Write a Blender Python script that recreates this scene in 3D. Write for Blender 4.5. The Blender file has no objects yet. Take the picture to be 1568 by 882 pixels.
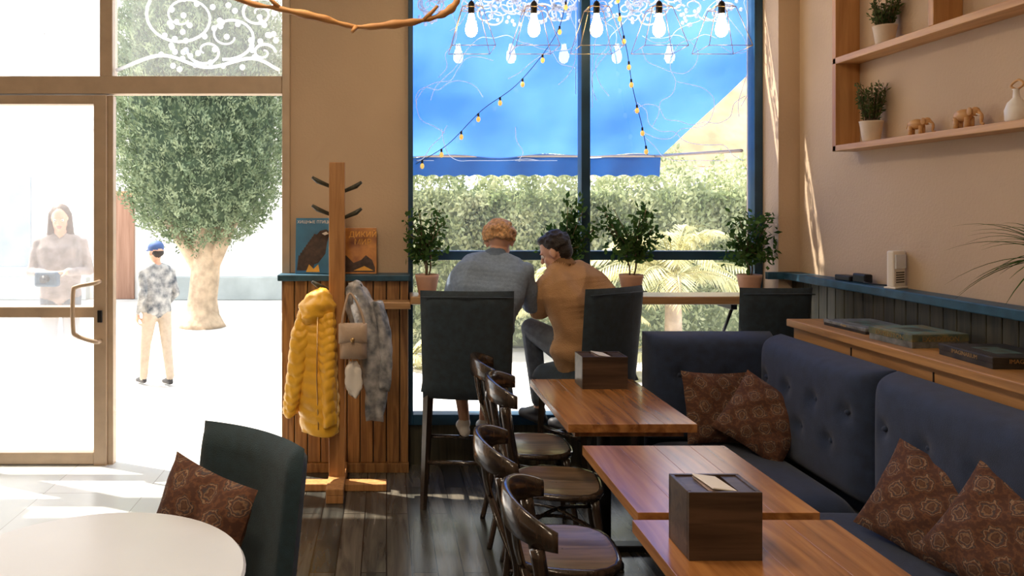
import bpy, bmesh, math, random
import numpy as np
from mathutils import Vector, Matrix, Euler
random.seed(7); np.random.seed(7)
V=Vector
# ------------------------------------------------------------------ materials
def _m(name):
    m=bpy.data.materials.new(name); m.use_nodes=True
    n=m.node_tree.nodes; l=m.node_tree.links
    return m,n,l,n["Principled BSDF"]
def pm(name,col,rough=.6,metal=0,nz=None,bump=None,emit=None,sheen=0,coat=0,sss=0,alt=None):
    m,n,l,b=_m(name)
    b.inputs['Base Color'].default_value=(*col,1); b.inputs['Roughness'].default_value=rough
    b.inputs['Metallic'].default_value=metal
    if sheen: b.inputs['Sheen Weight'].default_value=sheen
    if coat: b.inputs['Coat Weight'].default_value=coat
    if sss:
        b.inputs['Subsurface Weight'].default_value=sss; b.inputs['Subsurface Radius'].default_value=(.02,.01,.005)
    tc=n.new('ShaderNodeTexCoord')
    if nz:
        t=n.new('ShaderNodeTexNoise'); t.inputs['Scale'].default_value=nz[0]; t.inputs['Detail'].default_value=4
        l.new(tc.outputs['Object'],t.inputs['Vector'])
        r=n.new('ShaderNodeValToRGB'); a=nz[1]
        r.color_ramp.elements[0].position=.32; r.color_ramp.elements[1].position=.68
        c2=alt if alt else tuple(min(1,c*(1+a)) for c in col)
        r.color_ramp.elements[0].color=(*[c*(1-a) for c in col],1); r.color_ramp.elements[1].color=(*c2,1)
        l.new(t.outputs[0],r.inputs[0]); l.new(r.outputs[0],b.inputs['Base Color'])
    if bump:
        t2=n.new('ShaderNodeTexNoise'); t2.inputs['Scale'].default_value=bump[0]; t2.inputs['Detail'].default_value=5
        l.new(tc.outputs['Object'],t2.inputs['Vector'])
        bp=n.new('ShaderNodeBump'); bp.inputs['Strength'].default_value=bump[1]; bp.inputs['Distance'].default_value=.01
        l.new(t2.outputs[0],bp.inputs['Height']); l.new(bp.outputs[0],b.inputs['Normal'])
    if emit:
        b.inputs['Emission Color'].default_value=(*emit[0],1); b.inputs['Emission Strength'].default_value=emit[1]
    return m
def wood(name,c1,c2,axis='X',s=1.0,rough=.4,coat=.0,knots=0):
    m,n,l,b=_m(name); b.inputs['Roughness'].default_value=rough
    if coat: b.inputs['Coat Weight'].default_value=coat; b.inputs['Coat Roughness'].default_value=.15
    tc=n.new('ShaderNodeTexCoord'); mp=n.new('ShaderNodeMapping')
    sc={'X':(1.2,16,16),'Y':(16,1.2,16),'Z':(16,16,1.2)}[axis]
    mp.inputs['Scale'].default_value=tuple(q*s for q in sc)
    l.new(tc.outputs['Object'],mp.inputs['Vector'])
    t=n.new('ShaderNodeTexNoise'); t.inputs['Scale'].default_value=1.6; t.inputs['Detail'].default_value=7; t.inputs['Distortion'].default_value=1.0
    l.new(mp.outputs[0],t.inputs['Vector'])
    r=n.new('ShaderNodeValToRGB'); r.color_ramp.elements[0].position=.32; r.color_ramp.elements[1].position=.66
    r.color_ramp.elements[0].color=(*c1,1); r.color_ramp.elements[1].color=(*c2,1)
    l.new(t.outputs[0],r.inputs[0]); l.new(r.outputs[0],b.inputs['Base Color'])
    bp=n.new('ShaderNodeBump'); bp.inputs['Strength'].default_value=.15; bp.inputs['Distance'].default_value=.004
    l.new(t.outputs[0],bp.inputs['Height']); l.new(bp.outputs[0],b.inputs['Normal'])
    return m
def floor_mat():
    m,n,l,b=_m('floor_dark_planks')
    tc=n.new('ShaderNodeTexCoord'); mp=n.new('ShaderNodeMapping'); mp.inputs['Rotation'].default_value=(0,0,math.pi/2)
    l.new(tc.outputs['Object'],mp.inputs['Vector'])
    br=n.new('ShaderNodeTexBrick'); br.inputs['Scale'].default_value=1; br.inputs['Brick Width'].default_value=1.1; br.inputs['Row Height'].default_value=.12
    br.inputs['Mortar Size'].default_value=.003; br.inputs['Color1'].default_value=(.038,.042,.040,1); br.inputs['Color2'].default_value=(.095,.088,.074,1)
    br.inputs['Mortar'].default_value=(.008,.008,.008,1); br.offset=.37
    l.new(mp.outputs[0],br.inputs['Vector'])
    m2=n.new('ShaderNodeMapping'); m2.inputs['Scale'].default_value=(14,1.3,1); l.new(tc.outputs['Object'],m2.inputs['Vector'])
    t=n.new('ShaderNodeTexNoise'); t.inputs['Scale'].default_value=1.5; t.inputs['Detail'].default_value=5; t.inputs['Distortion'].default_value=1
    l.new(m2.outputs[0],t.inputs['Vector'])
    r=n.new('ShaderNodeValToRGB'); r.color_ramp.elements[0].position=.3; r.color_ramp.elements[1].position=.75
    r.color_ramp.elements[0].color=(.45,.45,.45,1); r.color_ramp.elements[1].color=(1.5,1.42,1.3,1)
    l.new(t.outputs[0],r.inputs[0])
    mx=n.new('ShaderNodeMix'); mx.data_type='RGBA'; mx.blend_type='MULTIPLY'; mx.inputs[0].default_value=1
    l.new(br.outputs[0],mx.inputs[6]); l.new(r.outputs[0],mx.inputs[7]); l.new(mx.outputs[2],b.inputs['Base Color'])
    r2=n.new('ShaderNodeMapRange'); r2.inputs[3].default_value=.14; r2.inputs[4].default_value=.32
    l.new(t.outputs[0],r2.inputs[0]); l.new(r2.outputs[0],b.inputs['Roughness'])
    bp=n.new('ShaderNodeBump'); bp.inputs['Strength'].default_value=.12; bp.inputs['Distance'].default_value=.004
    l.new(t.outputs[0],bp.inputs['Height']); l.new(bp.outputs[0],b.inputs['Normal'])
    return m
def glare_mat():  # pale tiled colour stands in for sun glare on the entrance floor
    m,n,l,b=_m('entrance_glare_tiles'); b.inputs['Roughness'].default_value=.22
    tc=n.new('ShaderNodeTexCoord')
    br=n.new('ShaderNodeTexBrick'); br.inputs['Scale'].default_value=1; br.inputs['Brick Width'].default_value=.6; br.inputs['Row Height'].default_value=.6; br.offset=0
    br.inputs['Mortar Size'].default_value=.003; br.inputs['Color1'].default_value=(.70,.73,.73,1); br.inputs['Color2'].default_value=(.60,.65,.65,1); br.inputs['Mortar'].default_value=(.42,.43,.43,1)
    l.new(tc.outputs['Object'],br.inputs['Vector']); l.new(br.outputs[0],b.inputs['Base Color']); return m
def glass_mat(name,tint=(1,1,1),haze=0):
    m=bpy.data.materials.new(name); m.use_nodes=True; n=m.node_tree.nodes; l=m.node_tree.links; n.clear()
    o=n.new('ShaderNodeOutputMaterial'); tr=n.new('ShaderNodeBsdfTransparent'); tr.inputs[0].default_value=(*tint,1)
    g=n.new('ShaderNodeBsdfGlossy'); g.inputs['Roughness'].default_value=.0
    f=n.new('ShaderNodeFresnel'); f.inputs[0].default_value=1.5
    mx=n.new('ShaderNodeMixShader'); l.new(f.outputs[0],mx.inputs[0]); l.new(tr.outputs[0],mx.inputs[1]); l.new(g.outputs[0],mx.inputs[2])
    out=mx.outputs[0]
    if haze:  # pale veil mixed into the pane, imitating bloom and washed-out light
        tl=n.new('ShaderNodeBsdfTranslucent'); tl.inputs[0].default_value=(.97,.97,1,1)
        m2=n.new('ShaderNodeMixShader'); m2.inputs[0].default_value=haze; l.new(out,m2.inputs[1]); l.new(tl.outputs[0],m2.inputs[2]); out=m2.outputs[0]
    l.new(out,o.inputs[0]); return m
def transl(name,col,w=.6,nz=None,alt=None,stretch=(1,1,1)):
    m=bpy.data.materials.new(name); m.use_nodes=True; n=m.node_tree.nodes; l=m.node_tree.links; n.clear()
    o=n.new('ShaderNodeOutputMaterial'); d=n.new('ShaderNodeBsdfDiffuse'); t=n.new('ShaderNodeBsdfTranslucent')
    d.inputs[0].default_value=(*col,1); t.inputs[0].default_value=(*col,1)
    if nz:
        tc=n.new('ShaderNodeTexCoord'); mp=n.new('ShaderNodeMapping'); mp.inputs['Scale'].default_value=stretch; l.new(tc.outputs['Object'],mp.inputs[0])
        q=n.new('ShaderNodeTexNoise'); q.inputs['Scale'].default_value=nz; q.inputs['Detail'].default_value=4; l.new(mp.outputs[0],q.inputs['Vector'])
        r=n.new('ShaderNodeValToRGB'); r.color_ramp.elements[0].position=.35; r.color_ramp.elements[1].position=.65
        r.color_ramp.elements[0].color=(*col,1); r.color_ramp.elements[1].color=(*alt,1); l.new(q.outputs[0],r.inputs[0])
        l.new(r.outputs[0],d.inputs[0]); l.new(r.outputs[0],t.inputs[0])
    mx=n.new('ShaderNodeMixShader'); mx.inputs[0].default_value=w; l.new(d.outputs[0],mx.inputs[1]); l.new(t.outputs[0],mx.inputs[2]); l.new(mx.outputs[0],o.inputs[0])
    return m
def kilim_mat():
    m,n,l,b=_m('kilim_cushion_fabric'); b.inputs['Roughness'].default_value=.95
    tc=n.new('ShaderNodeTexCoord'); 
    w=[]
    for ang in (45,-45):
        mp=n.new('ShaderNodeMapping'); mp.inputs['Rotation'].default_value=(0,0,math.radians(ang)); l.new(tc.outputs['UV'],mp.inputs[0])
        wv=n.new('ShaderNodeTexWave'); wv.inputs['Scale'].default_value=1.3; wv.inputs['Distortion'].default_value=.8; wv.inputs['Detail Scale'].default_value=3; l.new(mp.outputs[0],wv.inputs[0]); w.append(wv)
    mu=n.new('ShaderNodeMath'); mu.operation='MULTIPLY'; l.new(w[0].outputs[1],mu.inputs[0]); l.new(w[1].outputs[1],mu.inputs[1])
    nz=n.new('ShaderNodeTexNoise'); nz.inputs['Scale'].default_value=22; l.new(tc.outputs['UV'],nz.inputs[0])
    ad=n.new('ShaderNodeMath'); ad.operation='ADD'; l.new(mu.outputs[0],ad.inputs[0]); 
    m5=n.new('ShaderNodeMath'); m5.operation='MULTIPLY_ADD'; m5.inputs[1].default_value=.9; m5.inputs[2].default_value=-.45; l.new(nz.outputs[0],m5.inputs[0]); l.new(m5.outputs[0],ad.inputs[1])
    r=n.new('ShaderNodeValToRGB'); e=r.color_ramp.elements; e[0].position=0; e[0].color=(.085,.036,.022,1); e[1].position=1; e[1].color=(.14,.07,.04,1)
    for p,c in ((.14,(.16,.065,.032)),(.25,(.045,.034,.035)),(.34,(.32,.20,.12)),(.42,(.13,.05,.028)),(.58,(.06,.05,.055)),(.72,(.26,.15,.08)),(.84,(.09,.04,.03))):
        q=e.new(p); q.color=(*c,1)
    l.new(ad.outputs[0],r.inputs[0]); l.new(r.outputs[0],b.inputs['Base Color'])
    bp=n.new('ShaderNodeBump'); bp.inputs['Strength'].default_value=.4; bp.inputs['Distance'].default_value=.005; l.new(nz.outputs[0],bp.inputs['Height']); l.new(bp.outputs[0],b.inputs['Normal'])
    return m
WALL=pm('wall_plaster',(.56,.415,.285),.9,bump=(60,.25),nz=(1.5,.05))
CEIL=pm('ceiling_paint',(.72,.64,.52),.9,nz=(2,.03))
FLOOR=floor_mat(); GLARE=glare_mat()
BLUE=pm('window_frame_blue',(.012,.055,.11),.4,nz=(8,.2))
LEDGE=pm('ledge_blue_paint',(.022,.08,.13),.45,nz=(14,.3))
BRONZE=pm('door_frame_bronze',(.50,.38,.27),.4,.1,nz=(9,.08))
GLASS=glass_mat('window_glass',haze=.04); HAZEGL=glass_mat('door_glass_light_haze',haze=.40)  # haze values paint daylight bloom into the panes, strongest in the lower door
DGL=glass_mat('door_glass',haze=.12)
PLK=wood('wainscot_wood',(.13,.055,.02),(.40,.21,.075),'Z',1.2,.5)
PLKD=wood('wainscot_wood_dark',(.022,.022,.016),(.07,.065,.04),'Z',1.2,.5)
TABW=wood('table_wood',(.21,.075,.02),(.54,.24,.075),'Y',.7,.24,.35)
TABWX=wood('counter_wood',(.33,.17,.07),(.55,.33,.15),'X',.8,.35,.2)
CABW=wood('cabinet_wood',(.28,.13,.045),(.54,.28,.10),'Y',.7,.4)
SHELFW=wood('shelf_pine',(.50,.25,.09),(.72,.42,.18),'Y',.8,.45)
SHELFZ=wood('shelf_pine_upright',(.44,.20,.065),(.62,.33,.125),'Z',.8,.45)
RACKW=wood('coat_rack_wood',(.30,.13,.04),(.50,.25,.09),'Z',1,.5)
BRW=wood('branch_wood',(.40,.17,.05),(.64,.33,.11),'X',1,.6)
CHW=wood('chair_dark_wood',(.018,.012,.010),(.05,.032,.022),'Z',1,.2,.6)
SEATW=wood('chair_seat_wood',(.09,.055,.03),(.22,.14,.08),'X',1.2,.3,.3)
NAVY=pm('stool_navy_fabric',(.018,.034,.050),.75,nz=(30,.25),bump=(300,.3),sheen=.12)
SOFA=pm('sofa_blue_fabric',(.018,.033,.076),.85,nz=(20,.2),bump=(350,.35),sheen=.15)
TEAL=pm('armchair_teal_fabric',(.014,.040,.056),.7,nz=(25,.2),bump=(300,.3),sheen=.15)
BLK=pm('black_metal',(.012,.012,.014),.4,.3,nz=(20,.1))
KIL=kilim_mat()
WHT=pm('white_laminate',(.76,.80,.88),.25,nz=(5,.02))
CREAM=pm('cream_plastic',(.85,.80,.74),.4,nz=(5,.02))
POT=pm('pot_clay_pink',(.60,.36,.25),.7,nz=(10,.1))
POTL=pm('pot_paper_cream',(.70,.57,.44),.8,nz=(10,.1))
SOIL=pm('soil',(.03,.02,.012),1,nz=(60,.5))
STEM=pm('plant_stem',(.16,.10,.05),.8,nz=(30,.3))
LEAF=transl('ficus_leaf',(.035,.085,.02),.35,12,(.09,.16,.045))
LEAFD=transl('herb_leaf',(.05,.09,.03),.3,12,(.14,.18,.07))
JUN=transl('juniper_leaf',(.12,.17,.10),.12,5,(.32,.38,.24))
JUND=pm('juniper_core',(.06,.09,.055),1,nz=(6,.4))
HED=transl('hedge_leaf',(.26,.32,.15),.3,2.5,(.60,.62,.40))
HEDD=pm('hedge_core',(.22,.26,.14),1,nz=(5,.4))
PALM=transl('palm_leaf',(.50,.48,.22),.35,4,(.80,.76,.50))
BARK=pm('bark',(.46,.35,.25),.95,nz=(7,.3),bump=(25,.8))
AWN=transl('awning_blue_canvas',(.018,.085,.37),.72,.9,(.07,.20,.55),(1,.6,1))
AWNL=transl('awning_valance_canvas',(.006,.06,.24),.5,3,(.01,.085,.32))
DOOD=transl('white_paint_marker',(.9,.92,.95),.92,20,(.95,.97,1))
PAVE=pm('exterior_paving',(.66,.63,.60),.85,nz=(1.2,.2))
PLN=pm('exterior_plinth',(.42,.46,.46),.85,nz=(2,.15))
EXW=pm('exterior_white_render',(.80,.79,.77),.9,nz=(1,.05))
EXBR=wood('exterior_brown_door',(.26,.13,.08),(.38,.21,.14),'Z',.5,.6)
EXG=pm('exterior_window_grey',(.24,.30,.36),.3,nz=(2,.2))
TAN=pm('exterior_tan_roof',(.46,.29,.16),.8,nz=(3,.3))
BULB=pm('bulb_filament_glow',(1,.85,.6),.2,emit=((1,.78,.46),24))
BULBS=pm('fairy_bulb',(.9,.65,.2),.3,emit=((1,.62,.15),.6),nz=(5,.1))
GOLD=pm('brass_wire',(.75,.52,.25),.3,.9,nz=(9,.1))
CORD=pm('black_cord',(.02,.02,.02),.7,nz=(9,.1))
SKIN=pm('skin',(.62,.36,.25),.5,nz=(12,.06),sss=.1); LIPS=pm('lips',(.5,.2,.17),.5,nz=(12,.06))
EYEW=pm('eye_white',(.85,.83,.8),.2,nz=(12,.02)); IRIS=pm('iris',(.06,.035,.02),.2,nz=(30,.2))
# ------------------------------------------------------------------ builder
class B:
    def __init__(s): s.V=[];s.F=[];s.M=[];s.S=[];s.mats=[];s.n=0;s.UV={}
    def mi(s,m):
        if m not in s.mats: s.mats.append(m)
        return s.mats.index(m)
    def add(s,vs,fs,mat,smooth=True,M=None,uv=None):
        a=np.array(vs,dtype=float).reshape(-1,3)
        if M is not None:
            A=np.array(M); a=a@A[:3,:3].T+A[:3,3]
        k=s.mi(mat) if not isinstance(mat,(list,np.ndarray)) else None
        base=s.n; s.V.append(a); s.n+=len(a)
        for i,f in enumerate(fs):
            s.F.append([int(q)+base for q in f])
        if k is None: s.M+= [s.mi(q) for q in mat]
        else: s.M+=[k]*len(fs)
        s.S+=[smooth]*len(fs)
        if uv is not None:
            for i in range(len(a)): s.UV[base+i]=uv[i]
    def bm(s,bm,mat,smooth=True,M=None):
        bm.verts.index_update(); s.add([v.co[:] for v in bm.verts],[[v.index for v in f.verts] for f in bm.faces],mat,smooth,M); bm.free()
    def box(s,x0,x1,y0,y1,z0,z1,mat,bev=0,M=None,seg=2):
        bm=bmesh.new(); bmesh.ops.create_cube(bm,size=1)
        for v in bm.verts: v.co=V(((x0+x1)/2+v.co.x*(x1-x0),(y0+y1)/2+v.co.y*(y1-y0),(z0+z1)/2+v.co.z*(z1-z0)))
        if bev: bmesh.ops.bevel(bm,geom=bm.edges[:],offset=bev,segments=seg,profile=.5,affect='EDGES')
        s.bm(bm,mat,False,M)
    def tube(s,pts,rad,mat,seg=8,M=None,closed=False,smooth=True,flat=None):
        pts=[V(p) for p in pts]; n=len(pts)
        if not hasattr(rad,'__len__'): rad=[rad]*n
        vs=[];fs=[];up=None
        for i,p in enumerate(pts):
            if closed: t=pts[(i+1)%n]-pts[i-1]
            else: t=pts[min(i+1,n-1)]-pts[max(i-1,0)]
            if t.length<1e-9: t=V((0,0,1))
            t.normalize()
            if up is None:
                up=V((0,0,1)) if abs(t.z)<.9 else V((1,0,0))
            a=up-t*up.dot(t)
            if a.length<1e-6: a=t.orthogonal()
            a.normalize(); up=a; b_=t.cross(a)
            for j in range(seg):
                w=2*math.pi*j/seg
                ra,rb=(rad[i],rad[i]) if flat is None else (rad[i]*flat[0],rad[i]*flat[1])
                vs.append(p+a*math.cos(w)*ra+b_*math.sin(w)*rb)
        m=n if closed else n-1
        for i in range(m):
            for j in range(seg):
                i2=(i+1)%n; fs.append([i*seg+j,i*seg+(j+1)%seg,i2*seg+(j+1)%seg,i2*seg+j])
        if not closed: fs.append(list(range(seg))[::-1]); fs.append([(n-1)*seg+j for j in range(seg)])
        s.add([v[:] for v in vs],fs,mat,smooth,M)
    def lathe(s,prof,mat,c=(0,0,0),seg=20,M=None,smooth=True,sx=1,sy=1):
        vs=[];fs=[]
        for r,z in prof:
            for j in range(seg):
                w=2*math.pi*j/seg; vs.append((c[0]+r*math.cos(w)*sx,c[1]+r*math.sin(w)*sy,c[2]+z))
        for i in range(len(prof)-1):
            for j in range(seg): fs.append([i*seg+j,i*seg+(j+1)%seg,(i+1)*seg+(j+1)%seg,(i+1)*seg+j])
        fs.append(list(range(seg))[::-1]); fs.append([(len(prof)-1)*seg+j for j in range(seg)])
        s.add(vs,fs,mat,smooth,M)
    def ell(s,c,r,mat,seg=14,R=None,M=None):
        if not hasattr(r,'__len__'): r=(r,r,r)
        bm=bmesh.new(); bmesh.ops.create_uvsphere(bm,u_segments=seg,v_segments=max(6,seg*2//3),radius=1)
        T=Matrix.Translation(V(c))@((R.to_4x4()) if R is not None else Matrix())@Matrix.Diagonal((*r,1))
        if M is not None: T=M@T
        s.bm(bm,mat,True,T)
    def leaves(s,C,size,mat,N=None,asp=.45,jit=.35):
        C=np.asarray(C); n=len(C)
        d=np.random.normal(size=(n,3)) 
        if N is not None: d=d*.6+N
        d/=np.linalg.norm(d,axis=1)[:,None]
        q=np.random.normal(size=(n,3)); e=np.cross(d,q); e/=np.linalg.norm(e,axis=1)[:,None]
        L=(size*(1+jit*np.random.uniform(-1,1,n)))[:,None]
        vs=np.stack([C-d*0,C+d*L*.5+e*L*asp*.5,C+d*L,C+d*L*.5-e*L*asp*.5],1).reshape(-1,3)
        fs=[[4*i,4*i+1,4*i+2,4*i+3] for i in range(n)]
        s.add(vs,fs,mat,False)
    def text(s,body,size,mat,M,ext=.0006):
        c=bpy.data.curves.new('t','FONT'); c.body=body; c.size=size; c.extrude=ext; c.align_x='CENTER'; c.resolution_u=2
        o=bpy.data.objects.new('t',c); bpy.context.scene.collection.objects.link(o)
        bpy.context.view_layer.update()
        me=o.to_mesh(); vs=[v.co[:] for v in me.vertices]; fs=[list(p.vertices) for p in me.polygons]
        s.add(vs,fs,mat,False,M); o.to_mesh_clear(); bpy.data.objects.remove(o)
    def obj(s,name,loc=None,rz=0,parent=None):
        a=np.concatenate(s.V)
        if loc is None:
            mn=a.min(0);mx=a.max(0); o0=np.array([(mn[0]+mx[0])/2,(mn[1]+mx[1])/2,mn[2]]); a=a-o0; loc=tuple(o0)
        me=bpy.data.meshes.new(name); me.from_pydata(a.tolist(),[],s.F)
        for m in s.mats: me.materials.append(m)
        me.polygons.foreach_set('material_index',s.M); me.polygons.foreach_set('use_smooth',s.S)
        if s.UV:
            uvl=me.uv_layers.new(name='UVMap')
            li=np.zeros(len(me.loops),dtype=np.int32); me.loops.foreach_get('vertex_index',li)
            for k,vi in enumerate(li): uvl.data[k].uv=s.UV.get(int(vi),(0,0))
        me.update()
        o=bpy.data.objects.new(name,me); bpy.context.scene.collection.objects.link(o)
        if loc: o.location=loc
        o.rotation_euler=(0,0,rz)
        if parent: o.parent=parent
        return o
def bez(p,n=12):
    p=[V(q) for q in p]; out=[]; P=[p[0]*2-p[1]]+p+[p[-1]*2-p[-2]]
    for i in range(1,len(P)-2):
        for k in range(n):
            t=k/n; a,b,c,d=P[i-1],P[i],P[i+1],P[i+2]
            out.append(.5*((2*b)+(c-a)*t+(2*a-5*b+4*c-d)*t*t+(-a+3*b-3*c+d)*t**3))
    out.append(p[-1]); return out
def slab(b,O,U,W,N,L,H,T,mat,buttons=(),puff=.0,nu=40,nv=26,p=8,dim=.03,ds=.07):
    O,U,W,N=V(O),V(U),V(W),V(N)
    us=[.5-.5*math.cos(math.pi*i/nu) for i in range(nu+1)]; vs_=[.5-.5*math.cos(math.pi*i/nv) for i in range(nv+1)]
    vs=[];fs=[]
    for v in vs_:
        for u in us:
            eu=(1-abs(2*u-1)**p)**.5; ev=(1-abs(2*v-1)**p)**.5
            t=T*eu*ev+puff*(1-(2*u-1)**2)*(1-(2*v-1)**2)
            for bu,bv in buttons:
                r2=((u*L-bu)**2+(v*H-bv)**2); t-=dim*math.exp(-r2/(ds*ds))
            vs.append((O+U*(u*L)+W*(v*H)+N*max(t,0))[:])
    w=nu+1
    for i in range(nv):
        for j in range(nu): fs.append([i*w+j,i*w+j+1,(i+1)*w+j+1,(i+1)*w+j])
    k=len(vs); vs+= [(O)[:],(O+U*L)[:],(O+U*L+W*H)[:],(O+W*H)[:]]; fs.append([k+3,k+2,k+1,k])
    b.add(vs,fs,mat,True)
    for bu,bv in buttons:
        c=O+U*bu+W*bv+N*(T+puff*.6-dim+.004); b.ell(c,.012,mat,8)
def pillow(name,c,size,th,rot,seed=0,fold=0):
    b=B(); n=26; vs=[];uv=[];fs=[]
    for sgn in (1,-1):
        for i in range(n+1):
            for j in range(n+1):
                u=2*i/n-1; v=2*j/n-1
                e=((1-abs(u)**2.6)*(1-abs(v)**2.6))**.55
                pin=1-.06*(1-abs(u)**2)*abs(v)-.06*(1-abs(v)**2)*abs(u)
                wr=.007*math.sin(7*u+seed)*math.sin(6*v+2*seed)*e+.004*math.sin(15*u*v+seed+5*v)*e
                z=sgn*th/2*e+wr-fold*math.exp(-((u-v*.3)/.22)**2)*e*sgn
                vs.append((u*size/2*pin,v*size/2*pin,z)); uv.append(((u+1)/2+seed*.13,(v+1)/2))
    w=n+1
    for s_ in (0,1):
        o=s_*w*w
        for i in range(n):
            for j in range(n):
                q=[o+i*w+j,o+(i+1)*w+j,o+(i+1)*w+j+1,o+i*w+j+1]; fs.append(q if s_==0 else q[::-1])
    M=Matrix.Translation(V(c))@Euler(rot).to_matrix().to_4x4()
    b.add(vs,fs,KIL,True,M,uv); 
    return b.obj(name)
# ------------------------------------------------------------------ room shell
FY=5.1; WX=2.62; LX=-4.3; BY=-3.0; CZ=3.7; HT=3.42
b=B(); b.box(LX-.2,WX+.2,BY-.2,FY+.06,-.1,0,FLOOR); b.box(LX,-.72,3.35,FY+.06,0,.004,GLARE); b.obj('floor')  # pale slab by the door: glare put into the floor colour
b=B(); b.box(LX-.2,WX+.2,BY-.2,FY+.06,CZ,CZ+.1,CEIL); b.obj('ceiling')
b=B(); b.box(WX,WX+.2,BY-.2,FY+.25,0,CZ,WALL); b.obj('wall_right')
b=B(); b.box(LX-.2,LX,BY-.2,FY+.25,0,CZ,WALL); b.obj('wall_left')
b=B(); b.box(LX,WX,BY-.2,BY,0,CZ,WALL); b.obj('wall_back')
b=B(); 
b.box(-.637,.143,FY,FY+.2,0,CZ,WALL)
b.box(LX,-.637,FY,FY+.05,HT,CZ,WALL); b.box(.143,WX,FY,FY+.05,HT,CZ,WALL)
b.box(.143,2.485,FY,FY+.2,0,.27,PLKD)
b.box(2.485,WX,4.87,FY+.2,0,CZ,WALL)
b.obj('wall_front')
b=B()
def fr(x0,x1,z0,z1,d0=FY-.03,d1=FY+.07,m=BLUE): b.box(x0,x1,d0,d1,z0,z1,m,.004)
fr(.143,.175,.27,HT); fr(2.43,2.485,.27,HT); fr(1.285,1.345,.27,HT,FY-.034); fr(.143,2.485,HT-.04,HT,FY,FY+.05)
fr(.175,2.43,1.36,1.42); fr(.175,2.43,.27,.34)
for x0,x1 in ((.175,1.285),(1.345,2.43)):
    for z0,z1 in ((.34,1.36),(1.42,HT-.04)):
        b.add([(x0,FY+.02,z0),(x1,FY+.02,z0),(x1,FY+.02,z1),(x0,FY+.02,z1)],[[0,1,2,3]],GLASS,False)
b.obj('window_1')
b=B()
fr(LX,-.692,2.459,2.576,m=BRONZE); fr(-1.895,-1.81,2.576,HT,m=BRONZE); fr(-.69,-.638,0,HT,FY-.036,FY+.074,m=BRONZE); fr(LX,-.69,HT-.04,HT,FY,FY+.05,BRONZE)
fr(-3.2,-3.12,0,HT,FY-.036,FY+.074,m=BRONZE)
for x0,x1 in ((LX,-3.2),(-3.12,-1.895),(-1.81,-.69)):
    b.add([(x0,FY+.02,2.576),(x1,FY+.02,2.576),(x1,FY+.02,HT-.04),(x0,FY+.02,HT-.04)],[[0,1,2,3]],DGL,False)
b.add([(LX,FY+.02,0),(-3.2,FY+.02,0),(-3.2,FY+.02,2.459),(LX,FY+.02,2.459)],[[0,1,2,3]],DGL,False)
b.obj('window_2')
b=B()
fr(-1.935,-1.85,.0,2.45,m=BRONZE); fr(-3.11,-3.03,.0,2.45,m=BRONZE); fr(-3.03,-1.935,2.39,2.45,m=BRONZE); fr(-3.03,-1.935,.98,1.05,m=BRONZE); fr(-3.03,-1.935,.012,.09,m=BRONZE)
fr(-1.85,-1.812,0,2.45,FY-.01,FY+.05,BRONZE)
b.add([(-3.03,FY+.02,1.05),(-1.935,FY+.02,1.05),(-1.935,FY+.02,2.39),(-3.03,FY+.02,2.39)],[[0,1,2,3]],DGL,False)
b.add([(-3.03,FY+.02,.09),(-1.935,FY+.02,.09),(-1.935,FY+.02,.98),(-3.03,FY+.02,.98)],[[0,1,2,3]],HAZEGL,False)
b.tube(bez([(-1.89,FY-.03,1.22),(-1.90,FY-.09,1.215),(-2.02,FY-.09,1.19),(-2.045,FY-.09,1.15),(-2.045,FY-.09,.92),(-2.02,FY-.09,.87),(-1.90,FY-.09,.83),(-1.89,FY-.03,.825)],6),.014,BRONZE,10)
b.box(-1.905,-1.875,FY-.045,FY-.03,.95,1.03,BLK,.003)
b.obj('door_1')
# wainscots
b=B()
x=-.68
while x<.12:
    b.box(x+.003,min(x+.085,.143)-.003,4.955,4.985,.06,1.235,PLK,.005); x+=.085
b.box(-.68,.143,4.985,FY,.0,1.235,PLKD); b.box(-.68,.143,4.94,4.985,0,.06,PLK,.003)
b.box(-.70,.15,4.92,FY,1.235,1.275,LEDGE,.005)
b.obj('wainscot_front')
b=B()
y=1.0
while y<4.85:
    b.box(2.572,2.59,y+.002,y+.083,.06,1.255,PLKD,.004); y+=.085
b.box(2.59,WX,1.0,4.87,0,1.255,PLKD); b.box(2.50,WX,1.0,4.87,1.255,1.30,LEDGE,.005)
b.box(2.40,2.60,4.83,4.87,1.255,1.30,LEDGE,.003)
b.obj('wainscot_right')
# ------------------------------------------------------------------ bar counter
b=B(); b.box(.15,2.47,4.80,5.06,1.10,1.15,TABWX,.006)
b.box(-.09,.15,4.80,4.94,1.07,1.115,TABWX,.006)
for x in (.25,1.31,2.2):
    b.box(x-.02,x+.02,4.86,5.06,1.06,1.10,BLK,.003); b.tube([(x,4.88,1.08),(x,5.05,.85)],.01,BLK,6)
b.obj('window_bar_counter')
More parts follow.
